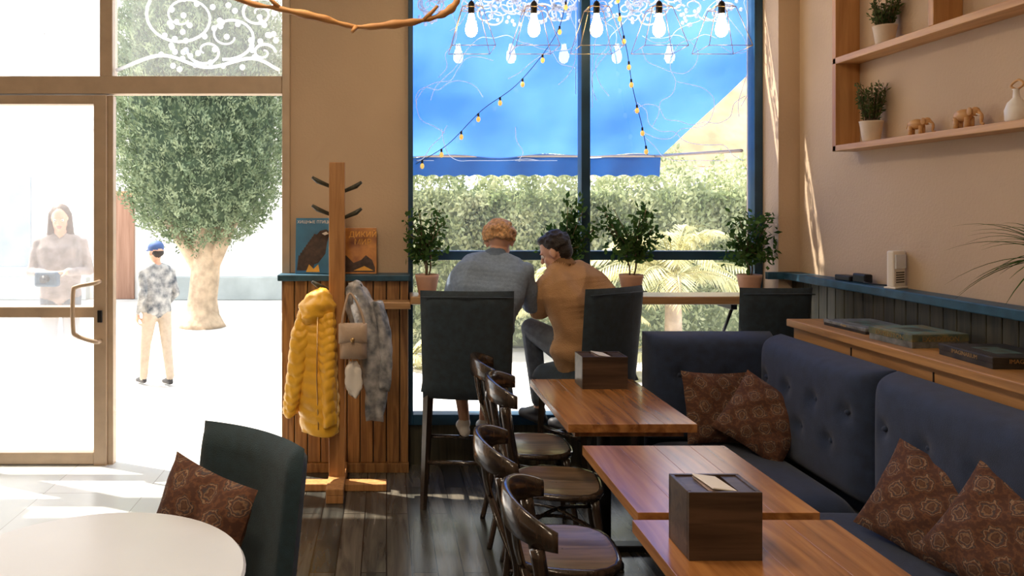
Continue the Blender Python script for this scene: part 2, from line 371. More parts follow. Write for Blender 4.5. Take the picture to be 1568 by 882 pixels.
# ------------------------------------------------------------------ bookshelf on right wall
b=B(); SX=2.485
b.box(SX,WX,1.2,4.28,2.018,2.05,SHELFW,.003)
b.box(SX,WX,1.2,4.28,2.50,2.535,SHELFW,.003)
b.box(SX,WX,4.25,4.285,2.018,3.2,SHELFZ,.003)
b.box(SX,WX,3.49,3.525,2.535,3.2,SHELFZ,.003)
b.box(SX,WX,2.2,2.235,2.05,2.5,SHELFZ,.003)
b.box(SX,WX,1.2,4.285,3.165,3.2,SHELFW,.003)
b.obj('wall_shelf')
def herb(name,c,h=.11,fol=.2,seed=1):
    b=B(); 
    b.lathe([(.038,0),(.042,.01),(.055,h*.9),(.058,h),(.05,h),(.048,h-.012)],POTL,c,16)
    b.lathe([(.001,h-.015),(.047,h-.014)],SOIL,c,12)
    r=random.Random(seed); pts=[]
    for i in range(60):
        a=r.uniform(0,6.28); q=r.uniform(.005,.035); t=r.uniform(.2,.75); L=fol*r.uniform(.55,1.0)
        p0=V(c)+V((q*math.cos(a),q*math.sin(a),h-.015)); p1=p0+V((math.cos(a)*t*.07,math.sin(a)*t*.07,L)); mid=(p0+p1)/2+V((0,0,.01))
        p1.x=min(p1.x,WX-.012)
        b.tube([p0,mid,p1],.0015,STEM,4)
        for k in range(15):
            f=.2+.8*k/15; pts.append((p0.lerp(p1,f))[:])
    pts=np.array(pts); b.leaves(pts,.024,LEAFD,N=np.tile([-.1,0,.5],(len(pts),1)),asp=.38)
    return b.obj(name)
herb('potted_herb',(2.55,3.93,2.535),.10,.16,1); herb('potted_herb',(2.55,4.04,2.05),.11,.22,2)
def elephant(c,s,ry):
    b=B(); Mx=Matrix.Translation(V(c))@Matrix.Rotation(ry,4,'Z')@Matrix.Scale(s,4); m=SHELFW
    b.ell((0,0,.6),(.42,.26,.28),m,14,M=Mx); b.ell((.5,0,.72),(.2,.17,.2),m,12,M=Mx)
    for x in (-.25,.25):
        for y in (-.13,.13): b.tube([(x,y,.0),(x,y,.5)],[.10,.11],m,8,M=Mx)
    b.tube(bez([(.62,0,.72),(.78,0,.5),(.76,0,.2),(.88,0,.14)],5),[.09-.003*i for i in range(16)],m,8,M=Mx)
    for y in (-1,1): b.ell((.40,y*.2,.72),(.13,.035,.19),m,10,M=Mx); b.tube([(.62,y*.09,.6),(.8,y*.1,.52)],[.03,.012],CREAM,6,M=Mx)
    b.tube([(-.42,0,.7),(-.5,0,.4)],.02,m,5,M=Mx)
    return b.obj('elephant_figurine')
elephant((2.54,3.68,2.05),.09,math.radians(-60)); elephant((2.54,3.38,2.05),.10,math.radians(-75))
b=B(); b.lathe([(.03,0),(.038,.01),(.04,.05),(.03,.08),(.012,.10),(.010,.13),(.014,.135)],CREAM,(2.55,3.11,2.05),16)
b.tube(bez([(2.55,3.11,2.18),(2.545,3.13,2.2),(2.55,3.10,2.22),(2.555,3.08,2.20),(2.55,3.11,2.18)],5),.005,SHELFW,6); b.obj('decorative_bottle')
# ------------------------------------------------------------------ items on ledge
b=B(); Mx=Matrix.Translation((2.562,3.86,1.30))@Matrix.Rotation(math.radians(28),4,'Z')
b.box(-.055,.055,-.018,.018,.008,.19,CREAM,.008,Mx); b.box(-.045,.045,-.024,-.017,.10,.17,WHT,.002,Mx); b.box(-.06,.06,-.028,.028,0,.01,CREAM,.003,Mx)
for i in range(5): b.box(-.035,.035,-.020,-.0175,.03+.012*i,.035+.012*i,BLK,0,Mx)
b.obj('wifi_router')
b=B(); b.box(2.53,2.60,4.2,4.34,1.30,1.33,BLK,.006); b.box(2.54,2.585,4.08,4.19,1.30,1.35,BLK,.008)
b.tube(bez([(2.56,4.12,1.31),(2.53,4.05,1.308),(2.56,3.98,1.306),(2.58,3.93,1.306)],6),.004,CORD,6); b.obj('card_terminal')
b=B(); c=(2.545,2.86,1.30); b.lathe([(.05,0),(.055,.01),(.07,.13),(.073,.14),(.06,.14)],CREAM,c,18); b.lathe([(.001,.125),(.06,.126)],SOIL,c,12)
r=random.Random(5)
b.tube([(2.545,2.86,1.42),(2.54,2.86,1.52)],.012,STEM,8)
for i in range(38):
    a=math.radians(r.uniform(95,265)) if i%4 else r.uniform(0,6.28); L=r.uniform(.28,.44); el=r.uniform(.1,1.3); rr=1 if math.cos(a)<0 else .12
    p0=V((2.54,2.86,1.50)); pts=[]
    for k in range(9):
        t=k/8; pts.append(p0+V((math.cos(a)*L*t*math.cos(el*.6)*rr,math.sin(a)*L*t*math.cos(el*.6),L*(math.sin(el)*t-.55*t*t))))
    b.tube(pts,[.010*(1-k/8.5) if k else .005 for k in range(9)],LEAF,5,flat=(.25,1))
b.obj('potted_dracaena')
# ------------------------------------------------------------------ cabinet
b=B(); b.box(2.18,2.565,1.2,4.19,1.06,1.10,CABW,.005); b.box(2.21,2.565,1.22,4.17,0,1.06,CABW,.004)
for y in (1.7,2.4,3.1,3.65): b.box(2.205,2.212,y-.002,y+.002,.08,1.04,BLK)
b.obj('storage_cabinet')
OBX=pm('game_art',(.34,.18,.06),.4,nz=(22,.8),alt=(.1,.22,.2))
YB=pm('game_yellow',(.55,.42,.18),.5,nz=(18,.6),alt=(.12,.25,.25)); DB=pm('game_dark',(.03,.025,.02),.5,nz=(20,.5)); GB=pm('game_grey',(.16,.17,.17),.4,nz=(30,.5)); TEALB=pm('game_teal',(.05,.14,.15),.4,nz=(20,.4),alt=(.25,.22,.1))
def gamebox(name,x0,x1,y0,y1,z,h,c1,c2,top,txt,rz=0):
    b=B(); cx,cy=(x0+x1)/2,(y0+y1)/2; M=Matrix.Translation((cx,cy,z))@Matrix.Rotation(rz,4,'Z'); w,d=(x1-x0)/2,(y1-y0)/2
    b.box(-w,w,-d,d,0,h*.5,c2,.002,M); b.box(-w-.002,w+.002,-d-.002,d+.002,h*.45,h,c1,.003,M)
    b.box(-w*.88,w*.88,-d*.88,d*.88,h,h+.0008,top,0,M)
    b.box(-w*.5,w*.3,-d*.5,d*.4,h+.0008,h+.0014,OBX,0,M)
    T=M@Matrix.Translation((-w-.0025,0,h*.5))@Matrix.Rotation(-math.pi/2,4,'Z')@Matrix.Rotation(math.pi/2,4,'X'); b.text(txt,h*.5,GOLD,T)
    T=M@Matrix.Translation((0,-d-.0025,h*.5))@Matrix.Rotation(math.pi/2,4,'X'); b.text(txt,h*.5,GOLD,T)
    return b.obj(name)
gamebox('board_game_box',2.24,2.50,3.30,3.56,1.10,.06,TEALB,GB,YB,'EXPEDITION',.08)
gamebox('board_game_box',2.27,2.53,2.86,3.16,1.10,.045,DB,DB,DB,'IMAGINARIUM',-.05)
gamebox('board_game_box',2.27,2.52,3.66,3.98,1.10,.03,GB,DB,GB,'CHESS',.05)
# ------------------------------------------------------------------ sofa
b=B()
b.box(1.46,2.19,1.25,4.40,.06,.32,SOFA,.02)
for x in (1.5,2.12):
    for y in (1.35,2.6,3.9,4.34): b.tube([(x,y,0),(x,y,.08)],[.018,.024],BLK,8)
seams=[1.25,2.24,3.27,4.24]
for i in range(3):
    y0,y1=seams[i]+.004,seams[i+1]-.004
    slab(b,(1.42,y0,.31),(1,0,0),(0,1,0),(0,0,1),.62,y1-y0,.13,SOFA,puff=.015,p=14,nu=20,nv=30)
    L=y1-y0; bt=[(L*(k+.5)/4,.40) for k in range(4)]+[(L*(k+1)/4,.24) for k in range(3)]
    slab(b,(2.175,y1,.40),(0,-1,0),(.0,0,1),(-1,0,0),L,.61,.15,SOFA,buttons=bt,puff=.02,nu=60,nv=40,p=12,dim=.028,ds=.035)
bt=[(.16,.38),(.42,.38)]
slab(b,(1.46,4.39,.40),(1,0,0),(0,0,1),(0,-1,0),.73,.60,.15,SOFA,buttons=bt,puff=.02,nu=50,nv=36,p=12,dim=.025,ds=.035)
b.box(1.47,2.18,4.36,4.40,.06,.97,SOFA,.015); b.box(2.15,2.18,1.26,4.40,.06,.98,SOFA,.01)
b.obj('corner_sofa')
rad=math.radians
pillow('throw_pillow',(1.77,4.11,.635),.38,.14,(rad(74),rad(3),rad(8)),1)
pillow('throw_pillow',(1.92,3.92,.63),.36,.14,(rad(62),rad(28),rad(-34)),2)
pillow('throw_pillow',(1.965,2.80,.615),.37,.14,(rad(62),rad(12),rad(-66)),3)
pillow('throw_pillow',(1.975,2.46,.63),.37,.14,(rad(66),rad(20),rad(-70)),4)
# ------------------------------------------------------------------ wooden tables
def dtable(x0,x1,y0,y1,name='dining_table'):
    b=B(); n=4; w=(x1-x0)/n
    for i in range(n): b.box(x0+i*w,x0+(i+1)*w,y0,y1,.712,.75,TABW,.0015)
    b.box(x0+.04,x1-.04,y0+.05,y1-.05,.68,.712,TABW,.003)
    cx,cy=(x0+x1)/2,(y0+y1)/2
    b.tube([(cx,cy,.03),(cx,cy,.68)],.035,BLK,12); b.box(cx-.22,cx+.22,cy-.035,cy+.035,0,.03,BLK,.006); b.box(cx-.035,cx+.035,cy-.22,cy+.22,0,.031,BLK,.006)
    b.box(cx-.14,cx+.14,cy-.14,cy+.14,.665,.681,BLK,.003)
    return b.obj(name)
dtable(.80,1.37,3.385,4.28); dtable(.785,1.355,2.40,3.08); dtable(.75,1.36,1.62,2.345)
BOXW=wood('napkin_box_wood',(.030,.018,.012),(.085,.052,.034),'X',1.3,.4)
PAP=pm('menu_paper',(.30,.22,.20),.6,nz=(12,.3))
def nbox(x0,x1,y0,y1,h):
    b=B(); z=.75; t=.012
    b.box(x0,x1,y0,y0+t,z,z+h,BOXW,.002); b.box(x0,x1,y1-t,y1,z,z+h,BOXW,.002); b.box(x0,x0+t,y0+t,y1-t,z,z+h,BOXW,.002); b.box(x1-t,x1,y0+t,y1-t,z,z+h,BOXW,.002)
    b.box(x0+t,x1-t,y0+t,y1-t,z,z+.01,BOXW); b.box(x0+t,x0+(x1-x0)*.30,y0+t,y1-t,z+h-.02,z+h-.004,BOXW); b.box(x0+(x1-x0)*.72,x1-t,y0+t,y1-t,z+h-.02,z+h-.004,BOXW)
    cx=(x0+x1)/2
    for i in range(4):
        M=Matrix.Translation((cx-.012+.004*i,(y0+y1)/2,z+h-.02+.006*i))@Matrix.Rotation(rad(-9+5*i),4,'Z')@Matrix.Rotation(rad(3*i),4,'Y')
        b.box(-.035,.035,-(y1-y0)/2+t+.006,(y1-y0)/2-t-.006,0,.004,PAP if i<3 else CREAM,.001,M)
    b.box(cx-.045,cx+.04,y0+t+.004,y1-t-.004,z+.012,z+h-.021,PAP,.003)
    return b.obj('napkin_box')
nbox(.815,1.014,2.07,2.22,.185); nbox(1.03,1.27,4.04,4.2,.17)
# ------------------------------------------------------------------ bentwood chairs
def chair(loc,rz,dz=0):
    b=B(); n=28
    vs=[];fs=[]
    for (sc,z) in ((.90,.440),(1.0,.446),(1.02,.458),(1.0,.470),(.92,.472),(.85,.466),(.3,.462),(.01,.461)):
        for j in range(n):
            w=2*math.pi*j/n; cx,sy=math.cos(w),math.sin(w); k=(abs(cx)**3+abs(sy)**3)**(-1/3)
            vs.append((cx*k*.198*sc,sy*k*.198*(1+.06*cx)*sc,z))
    for i in range(7):
        for j in range(n): fs.append([i*n+j,i*n+(j+1)%n,(i+1)*n+(j+1)%n,(i+1)*n+j])
    fs.append(list(range(n))[::-1])
    mats=[CHW if i//n<4 else SEATW for i in range(7*n)]+[CHW]
    b.add(vs,fs,mats,True)
    for sy in (-1,1):
        b.tube(bez([(.15,sy*.15,.44),(.175,sy*.17,.25),(.21,sy*.195,0)],6),[.020-.0006*i for i in range(13)],CHW,10)
        b.tube(bez([(-.24,sy*.19,0),(-.195,sy*.175,.22),(-.175,sy*.168,.44),(-.205,sy*.18,.60+dz*.5),(-.235,sy*.186,.78+dz)],6),[.014+.0003*i for i in range(25)],CHW,10)
    n2=26; vs=[];fs=[]
    for i in range(n2+1):
        a=rad(-84+168*i/n2); yy=.205*math.sin(a); xx=-.165-.145*math.cos(a)
        hh=.012+.034*max(0,math.cos(a*.92))**.8; zc=.80+dz+.035*math.cos(a); t=.011
        nx,ny=-math.cos(a),math.sin(a)
        for (dt,dzz) in ((-t,-hh),(-t*1.2,0),(-t,hh),(0,hh+.006),(t,hh),(t*1.2,0),(t,-hh),(0,-hh-.006)):
            vs.append((xx+nx*dt,yy+ny*dt,zc+dzz))
    for i in range(n2):
        for j in range(8): fs.append([i*8+j,i*8+(j+1)%8,(i+1)*8+(j+1)%8,(i+1)*8+j])
    fs.append(list(range(8))[::-1]); fs.append([n2*8+j for j in range(8)]); b.add(vs,fs,CHW,True)
    for sy in (-1,1):
        b.tube(bez([(-.185,sy*.13,.465),(-.235,sy*.06,.58+dz*.4),(-.27,-sy*.03,.68+dz*.7),(-.29,-sy*.10,.80+dz)],6),.011,CHW,8,flat=(.7,1.3))
        b.tube(bez([(.165,sy*.155,.30),(.0,sy*.0,.34),(-.18,-sy*.165,.30)],8),.009,CHW,8)
    ring=[(.155*math.cos(2*math.pi*k/24),.15*math.sin(2*math.pi*k/24),.25) for k in range(24)]
    b.tube(ring,.009,CHW,8,closed=True)
    return b.obj('dining_chair',loc=loc,rz=rz)
chair((.66,2.24,0),rad(-6)); chair((.64,2.80,0),rad(-4)); chair((.77,3.48,0),rad(-8),.06); chair((.76,4.02,0),rad(-2),.05)
# ------------------------------------------------------------------ bar stools
def stool(cx,cy,rz,w=.48):
    b=B(); h=w/2
    slab(b,(-h,-.20,.66),(1,0,0),(0,1,0),(0,0,1),w,.42,.085,NAVY,puff=.012,p=12,nu=20,nv=20)
    b.box(-h+.02,h-.02,-.18,.20,.63,.665,NAVY,.01)
    n=16;m=14; vs=[];fs=[]
    for side in (0,1):
        for i in range(m+1):
            v=i/m; z=.62+.62*v
            for j in range(n+1):
                u=2*j/n-1; e=((1-abs(u)**14)*(1-abs(2*v-1)**14))**.5
                cur=.035*u*u; lean=-.06*v
                ww=h*(.96+.05*v)
                y=-.20+lean+cur+(-1 if side else 1)*.032*e
                vs.append((u*ww,y,z))
    W=n+1
    for s_ in (0,1):
        o=s_*W*(m+1)
        for i in range(m):
            for j in range(n):
                q=[o+i*W+j,o+i*W+j+1,o+(i+1)*W+j+1,o+(i+1)*W+j]; fs.append(q if s_ else q[::-1])
    b.add(vs,fs,NAVY,True)
    b.tube([(-h*.98,-.262,1.205),(0,-.297,1.21),(h*.98,-.262,1.205)],.004,NAVY,6)
    L=[]
    for sx in (-1,1):
        for sy in (-1,1):
            t0=V((sx*(h-.04),sy*.16,.65)); t1=V((sx*(h-.015),sy*.19+(-.02 if sy<0 else 0),0)); L.append((sx,sy,t0,t1))
            b.tube([t0,t1],[.028,.019],CHW,4,smooth=False)
    f=lambda sx,sy,z:[t0.lerp(t1,1-z/.65) for a,c_,t0,t1 in L if a==sx and c_==sy][0]
    for z,prs in ((.30,[((-1,1),(1,1))]),(.36,[((-1,-1),(-1,1)),((1,-1),(1,1))]),(.26,[((-1,-1),(1,-1))])):
        for p,q in prs: b.tube([f(*p,z),f(*q,z)],.013,CHW,8)
    return b.obj('bar_stool',loc=(cx,cy,0),rz=rz)
stool(.47,4.53,rad(-5),.52); stool(1.22,4.70,rad(32),.48); stool(2.27,4.70,0,.42)
# ------------------------------------------------------------------ coat rack
b=B(); cx,cy=-.30,4.66
b.box(cx-.048,cx+.048,cy-.03,cy+.03,.0,1.98,RACKW,.004)
b.box(cx-.27,cx+.30,cy-.045,cy+.045,.0,.045,RACKW,.005)
b.box(cx-.05,cx+.05,cy-.24,cy+.24,.045,.085,RACKW,.005); b.box(cx-.05,cx+.05,cy-.24,cy-.15,0,.045,RACKW,.004); b.box(cx-.05,cx+.05,cy+.15,cy+.24,0,.045,RACKW,.004)
for z,s in ((1.80,1),(1.64,1),(1.83,-1),(1.66,-1),(1.20,-1),(1.18,1)):
    L=.13
    b.tube([(cx+s*.03,cy-.005,z),(cx+s*(.045+L*.55),cy-.02,z+L*.28),(cx+s*(.045+L*.8),cy-.03,z+L*.46)],[.010,.015,.009],PLKD,8)
b.obj('coat_rack')
YEL=pm('puffer_yellow_nylon',(.95,.50,.04),.42,nz=(6,.1),bump=(40,.3),sheen=.1)
def puffloft(b,rings,mat,n=32,pf=9,amp=.012,noise=.006,seed=0):
    rr=np.array(rings); m=pf*8; vs=[];fs=[]; T=np.linspace(0,1,len(rr))
    for i in range(m+1):
        t=i/m
        for j in range(n):
            w=2*math.pi*j/n
            tt=t+.012*math.sin(2*w+seed)+.006*math.sin(5*w+seed*3)
            tc=min(1,max(0,t)); z,cx,cy,rx,ry=[np.interp(tc,T,rr[:,k]) for k in range(5)]
            p=abs(math.sin(math.pi*pf*tt))**.5
            d=amp*(p-.5)+noise*math.sin(3*w+4*t+seed)+noise*.35*math.sin(7*w-30*t+seed*2)
            vs.append((cx+(rx+d)*math.cos(w),cy+(ry+d)*math.sin(w),z+.008*math.sin(2*w+seed)))
    for i in range(m):
        for j in range(n): fs.append([i*n+j,i*n+(j+1)%n,(i+1)*n+(j+1)%n,(i+1)*n+j])
    fs.append(list(range(n))[::-1]); fs.append([m*n+j for j in range(n)]); b.add(vs,fs,mat,True)
b=B()
puffloft(b,[(1.20,-.40,4.64,.03,.03),(1.16,-.405,4.63,.07,.06),(1.08,-.42,4.62,.10,.08),(.95,-.42,4.61,.115,.09),(.75,-.42,4.61,.125,.095),(.55,-.405,4.61,.125,.10),(.36,-.39,4.61,.11,.09)],YEL,pf=15,amp=.010,noise=.007,seed=1)
puffloft(b,[(1.10,-.48,4.60,.04,.05),(.95,-.51,4.575,.055,.06),(.75,-.53,4.57,.052,.055),(.58,-.555,4.575,.048,.05),(.47,-.575,4.575,.04,.045)],YEL,pf=11,amp=.009,noise=.005,seed=2)
puffloft(b,[(1.08,-.36,4.56,.04,.04),(.9,-.35,4.535,.05,.045),(.7,-.345,4.53,.048,.045),(.42,-.34,4.535,.042,.04)],YEL,pf=12,amp=.008,noise=.005,seed=3)
puffloft(b,[(1.22,-.39,4.61,.03,.03),(1.19,-.395,4.59,.07,.055),(1.13,-.41,4.57,.105,.07),(1.06,-.425,4.565,.10,.06),(1.01,-.43,4.57,.06,.03)],YEL,pf=3,amp=.008,noise=.01,seed=4)
b.tube([(-.405,4.505,1.1),(-.41,4.51,.7),(-.40,4.515,.4)],.004,GOLD,6)
b.obj('puffer_jacket')
CAMO=pm('coat_grey_blue_camo',(.20,.23,.27),.8,nz=(14,.45),alt=(.62,.60,.60),bump=(60,.3))
b=B()
puffloft(b,[(1.26,-.19,4.63,.025,.025),(1.22,-.18,4.63,.055,.05),(1.12,-.155,4.62,.09,.07),(.95,-.11,4.61,.10,.08),(.75,-.08,4.62,.09,.08),(.6,-.07,4.62,.06,.06),(.43,-.075,4.62,.045,.04)],CAMO,pf=3,amp=.0,noise=.014,seed=5)
puffloft(b,[(1.14,-.06,4.60,.035,.04),(.98,-.02,4.59,.04,.045),(.8,-.005,4.59,.035,.04),(.62,-.01,4.59,.03,.035)],CAMO,pf=3,amp=.004,noise=.006,seed=6)
b.obj('hanging_coat')
BAGM=pm('bag_tan_leather',(.50,.37,.27),.55,nz=(12,.1),bump=(120,.3))
b=B()
slab(b,(-.275,4.50,.82),(1,0,0),(0,0,1),(0,-1,0),.16,.21,.06,BAGM,puff=.02,nu=20,nv=20,p=5)
slab(b,(-.278,4.44,.92),(1,0,0),(0,0,1),(0,-1,0),.166,.115,.022,BAGM,puff=.012,nu=20,nv=14,p=4)
b.tube(bez([(-.265,4.49,1.0),(-.25,4.50,1.10),(-.215,4.53,1.20),(-.15,4.50,1.10),(-.125,4.49,1.0)],8),.007,BAGM,8)
b.ell((-.195,4.405,.945),(.012,.005,.014),GOLD,8); b.obj('shoulder_bag')
b=B()
puffloft(b,[(.80,-.20,4.50,.02,.02),(.76,-.20,4.50,.045,.03),(.66,-.19,4.50,.05,.03),(.60,-.19,4.50,.02,.02)],CREAM,pf=2,noise=.006,amp=.002,seed=7); b.tube(bez([(-.22,4.515,.79),(-.21,4.54,.95),(-.2,4.515,.79)],6),.004,CREAM,6); b.obj('knit_hat')
# ------------------------------------------------------------------ books
BKB=pm('book_blue',(.03,.17,.33),.35,nz=(6,.25)); BKO=pm('book_orange',(.45,.10,.02),.35,nz=(7,.6),alt=(.70,.30,.06)); BKD=pm('eagle_brown',(.05,.025,.018),.5,nz=(40,.5)); BKY=pm('book_beak_yellow',(.8,.4,.05),.4,nz=(9,.2)); PG=pm('book_pages',(.8,.75,.65),.8,nz=(40,.1))
def poly(b,pts,M,mat,t=.001):
    n=len(pts); vs=[(x,-t,z) for x,z in pts]+[(x,0,z) for x,z in pts]; fs=[list(range(n)),list(range(n,2*n))[::-1]]+[[i,i+n,(i+1)%n+n,(i+1)%n] for i in range(n)]; b.add(vs,fs,mat,False,M)
b=B(); M=Matrix.Translation((-.475,5.0,1.277))@Matrix.Rotation(rad(-8),4,'X'); w,h=.12,.365
b.box(-w,w,0,.022,0,h,BKB,.002,M); b.box(-w+.004,w+.002,.003,.019,.003,h-.003,PG,0,M)
b.text('ХИЩНЫЕ ПТИЦЫ',.026,CREAM,M@Matrix.Translation((0,-.001,.33))@Matrix.Rotation(math.pi/2,4,'X'))
for i in range(9):
    a=i/8; poly(b,[(-.11+.02*a,.02+.02*a),(-.10+.10*a,.12+.14*a),(-.085+.11*a,.115+.14*a),(-.05+.05*a,.02+.02*a)],M,BKD,.001+.0002*i)
poly(b,[(-.06,.04),(-.04,.17),(.0,.235),(.04,.28),(.08,.29),(.11,.265),(.095,.24),(.085,.2),(.075,.13),(.03,.07)],M,BKD,.003)
poly(b,[(.05,.262),(.08,.275),(.095,.26),(.07,.25)],M,CREAM,.0035)
poly(b,[(.095,.270),(.118,.262),(.119,.232),(.10,.245)],M,BKY,.004); poly(b,[(-.05,.01),(-.03,.06),(.0,.03),(.03,.06),(.04,.01)],M,BKY,.004)
b.obj('book')
b=B(); M=Matrix.Translation((-.195,4.995,1.277))@Matrix.Rotation(rad(-8),4,'X'); w,h=.13,.30
b.box(-w,w,0,.022,0,h,BKO,.002,M); b.box(-w+.004,w-.002,.003,.019,.003,h+.001,PG,0,M)
b.text('ДИКИЙ\nМИР',.05,BKY,M@Matrix.Translation((.04,-.001,.24))@Matrix.Rotation(math.pi/2,4,'X'))
poly(b,[(-.12,.01),(-.11,.09),(-.07,.12),(-.02,.07),(.03,.09),(.06,.12),(.10,.09),(.12,.04),(.12,.01)],M,BKD); poly(b,[(-.02,.02),(.05,.05),(.11,.02)],M,BKY,.002)
b.obj('book')
# ------------------------------------------------------------------ ficus pots on counter
def ficus(c,w,h,seed,potm=POT,n=330,off=(0,0)):
    b=B()
    b.lathe([(.050,0),(.055,.004),(.075,.11),(.077,.128),(.068,.128),(.066,.115)],potm,c,20); b.lathe([(.001,.114),(.066,.115)],SOIL,c,14)
    r=random.Random(seed); tips=[]
    for k in range(3):
        a=r.uniform(0,6.28); p0=V(c)+V((.01*math.cos(a),.01*math.sin(a),.10)); p2=V(c)+V((off[0]*.7+.03*math.cos(a),off[1]+.03*math.sin(a),.24)); b.tube(bez([p0,(p0+p2)/2+V((.01,0,0)),p2],4),.005,STEM,6)
        for q in range(8):
            a=r.uniform(0,6.28); e=p2+V((math.cos(a)*w*.45*r.random()**.6,min(.08,math.sin(a)*w*.3),r.uniform(-.02,h-.19))); b.tube([p2,(p2+e)/2+V((0,0,.02)),e],.0022,STEM,4); tips.append((p2,e))
    pts=[]
    for i in range(n):
        p,e=r.choice(tips); q=p.lerp(e,r.uniform(.3,1.1))+V((r.gauss(0,.024),min(r.gauss(0,.02),.04),r.gauss(0,.024))); pts.append(q[:])
    pts=np.array(pts); pts[:,1]=np.minimum(pts[:,1],FY-.09); b.leaves(pts,.046,LEAF,N=np.tile([0,-.1,.15],(len(pts),1)),asp=.5)
    return b.obj('potted_ficus')
ficus((.26,4.93,1.15),.28,.50,1,n=480); ficus((1.57,4.93,1.15),.42,.50,2,n=680); ficus((2.33,4.93,1.15),.34,.46,3,n=560,off=(-.03,0)); ficus((1.17,4.98,1.15),.42,.56,4,n=680)
# ------------------------------------------------------------------ pendant lights
for i in range(5):
    x=.518+.382*i; z=2.80; y=4.69; b=B()
    b.tube([(x,y,z+.16),(x,y,CZ-.02)],.003,CORD,6); b.lathe([(.016,.09),(.02,.095),(.02,.15),(.012,.165),(.004,.17)],BLK,(x,y,z),14)
    b.lathe([(.003,-.052),(.02,-.047),(.033,-.03),(.038,-.008),(.034,.02),(.022,.055),(.016,.09)],BULB,(x,y,z),18)
    b.lathe([(.045,0),(.045,.02)],BLK,(x,y,CZ-.02),16)
    s1,s2=.06,.13; zt,zb=z+.12,z-.13
    a=[(x-s1,y-s1,zt),(x+s1,y-s1,zt),(x+s1,y+s1,zt),(x-s1,y+s1,zt)]; c=[(x-s2,y-s2,zb),(x+s2,y-s2,zb),(x+s2,y+s2,zb),(x-s2,y+s2,zb)]
    for k in range(4):
        for p,q in ((a[k],a[(k+1)%4]),(c[k],c[(k+1)%4]),(a[k],c[k]),(a[k],(x,y,z+.15))): b.tube([p,q],.0022,GOLD,5)
    b.obj('pendant_lamp')
b=B()
def strand(pts,nb):
    P=bez(pts,10); b.tube(P,.0025,CORD,5); n=len(P)
    for k in range(nb):
        p=P[int((k+.5)*n/nb)]; b.tube([p,p+V((0,-.004,-.02))],.007,BLK,8); b.ell(p+V((0,-.004,-.038)),(.014,.014,.019),BULBS,10)
strand([(1.18,5.0,3.1),(1.10,5.0,2.83),(.86,5.0,2.52),(.62,5.0,2.34),(.40,5.0,2.12),(.19,5.0,1.99)],9)
strand([(1.50,5.0,3.15),(1.52,5.0,2.95),(1.57,5.0,2.7),(1.60,5.0,2.5),(1.66,5.0,2.25),(1.70,5.0,2.05)],8)
b.obj('string_lights')
# white drawings on the glass
r=random.Random(11); b=B(); DY=FY+.012
def swirl(cx,cz,R0,turns,ph,th=.008):
    pts=[]
    for k in range(int(26*turns)):
        t=k/(26*turns); a=ph+turns*2*math.pi*t; q=R0*(1-.85*t); pts.append((cx+q*math.cos(a),DY,cz+q*math.sin(a)*.8))
    b.tube(pts,[th*(1-.5*k/len(pts)) for k in range(len(pts))],DOOD,5)
for (cx,cz,R0,t,ph) in ((-1.35,2.98,.26,1.5,2.6),(-1.05,2.85,.2,1.3,4.5),(-.85,3.0,.13,1.4,1),(-1.2,2.75,.13,1.2,3),(-.82,2.74,.08,1.3,0)): swirl(cx,cz,R0,t,ph,.011)
b.tube(bez([(-1.80,DY,2.62),(-1.5,DY,2.72),(-1.2,DY,2.64),(-.9,DY,2.70),(-.71,DY,2.62)],8),.012,DOOD,5)
for i in range(60): b.ell((r.uniform(-1.5,-.72),DY,r.uniform(2.62,3.12)),(.02,.003,.02),DOOD,7)
for i in range(60): swirl(r.choice((r.uniform(.26,1.2),r.uniform(1.42,2.35))),r.uniform(2.95,3.16),r.uniform(.04,.11),r.uniform(.8,1.5),r.uniform(0,6),.0065)
for i in range(8): swirl(r.uniform(-3.0,-1.98),r.uniform(2.66,3.1),r.uniform(.05,.10),1.2,r.uniform(0,6),.005)
for i in range(110): b.ell((r.uniform(.2,2.4),DY,r.uniform(2.92,3.14)),(.014,.003,.014),DOOD,6)
for i in range(26):
    lo,hi=((.2,1.26),(1.37,2.4))[i%2]
    x=r.uniform(lo,hi); z=r.uniform(2.2,2.9); pts=[]; a=r.uniform(0,6)
    for k in range(11):
        a+=r.uniform(-.9,.9); x=min(hi,max(lo,x+.09*math.cos(a))); z=min(3.1,max(2.02,z+.09*math.sin(a))); pts.append((x,DY,z))
    b.tube(bez(pts,5),.0022,DOOD,4)
b.obj('window_drawing')
# ------------------------------------------------------------------ branch
b=B(); P=bez([(-.80,3,2.66),(-.566,3,2.516),(-.413,2.98,2.475),(-.26,3,2.445),(-.12,3.02,2.415),(.03,3,2.42),(.148,3,2.437),(.23,3,2.465),(.275,3.0,2.51),(.285,3.0,2.56)],8)
b.tube(P,[.013+.004*math.sin(i*.35)+.002*math.sin(i*1.3) for i in range(len(P))],BRW,10)
for p,q in (((-.12,3.02,2.415),(-.135,3,2.39)),((.148,3,2.437),(.2,2.99,2.49)),((-.413,2.98,2.475),(-.46,2.96,2.52))): b.tube([p,q],[.011,.006],BRW,7)
b.tube([(-.70,3,2.59),(-.70,3,CZ)],.003,CORD,6); b.tube([(.284,3,2.55),(.284,3,CZ)],.003,CORD,6); b.obj('hanging_branch')
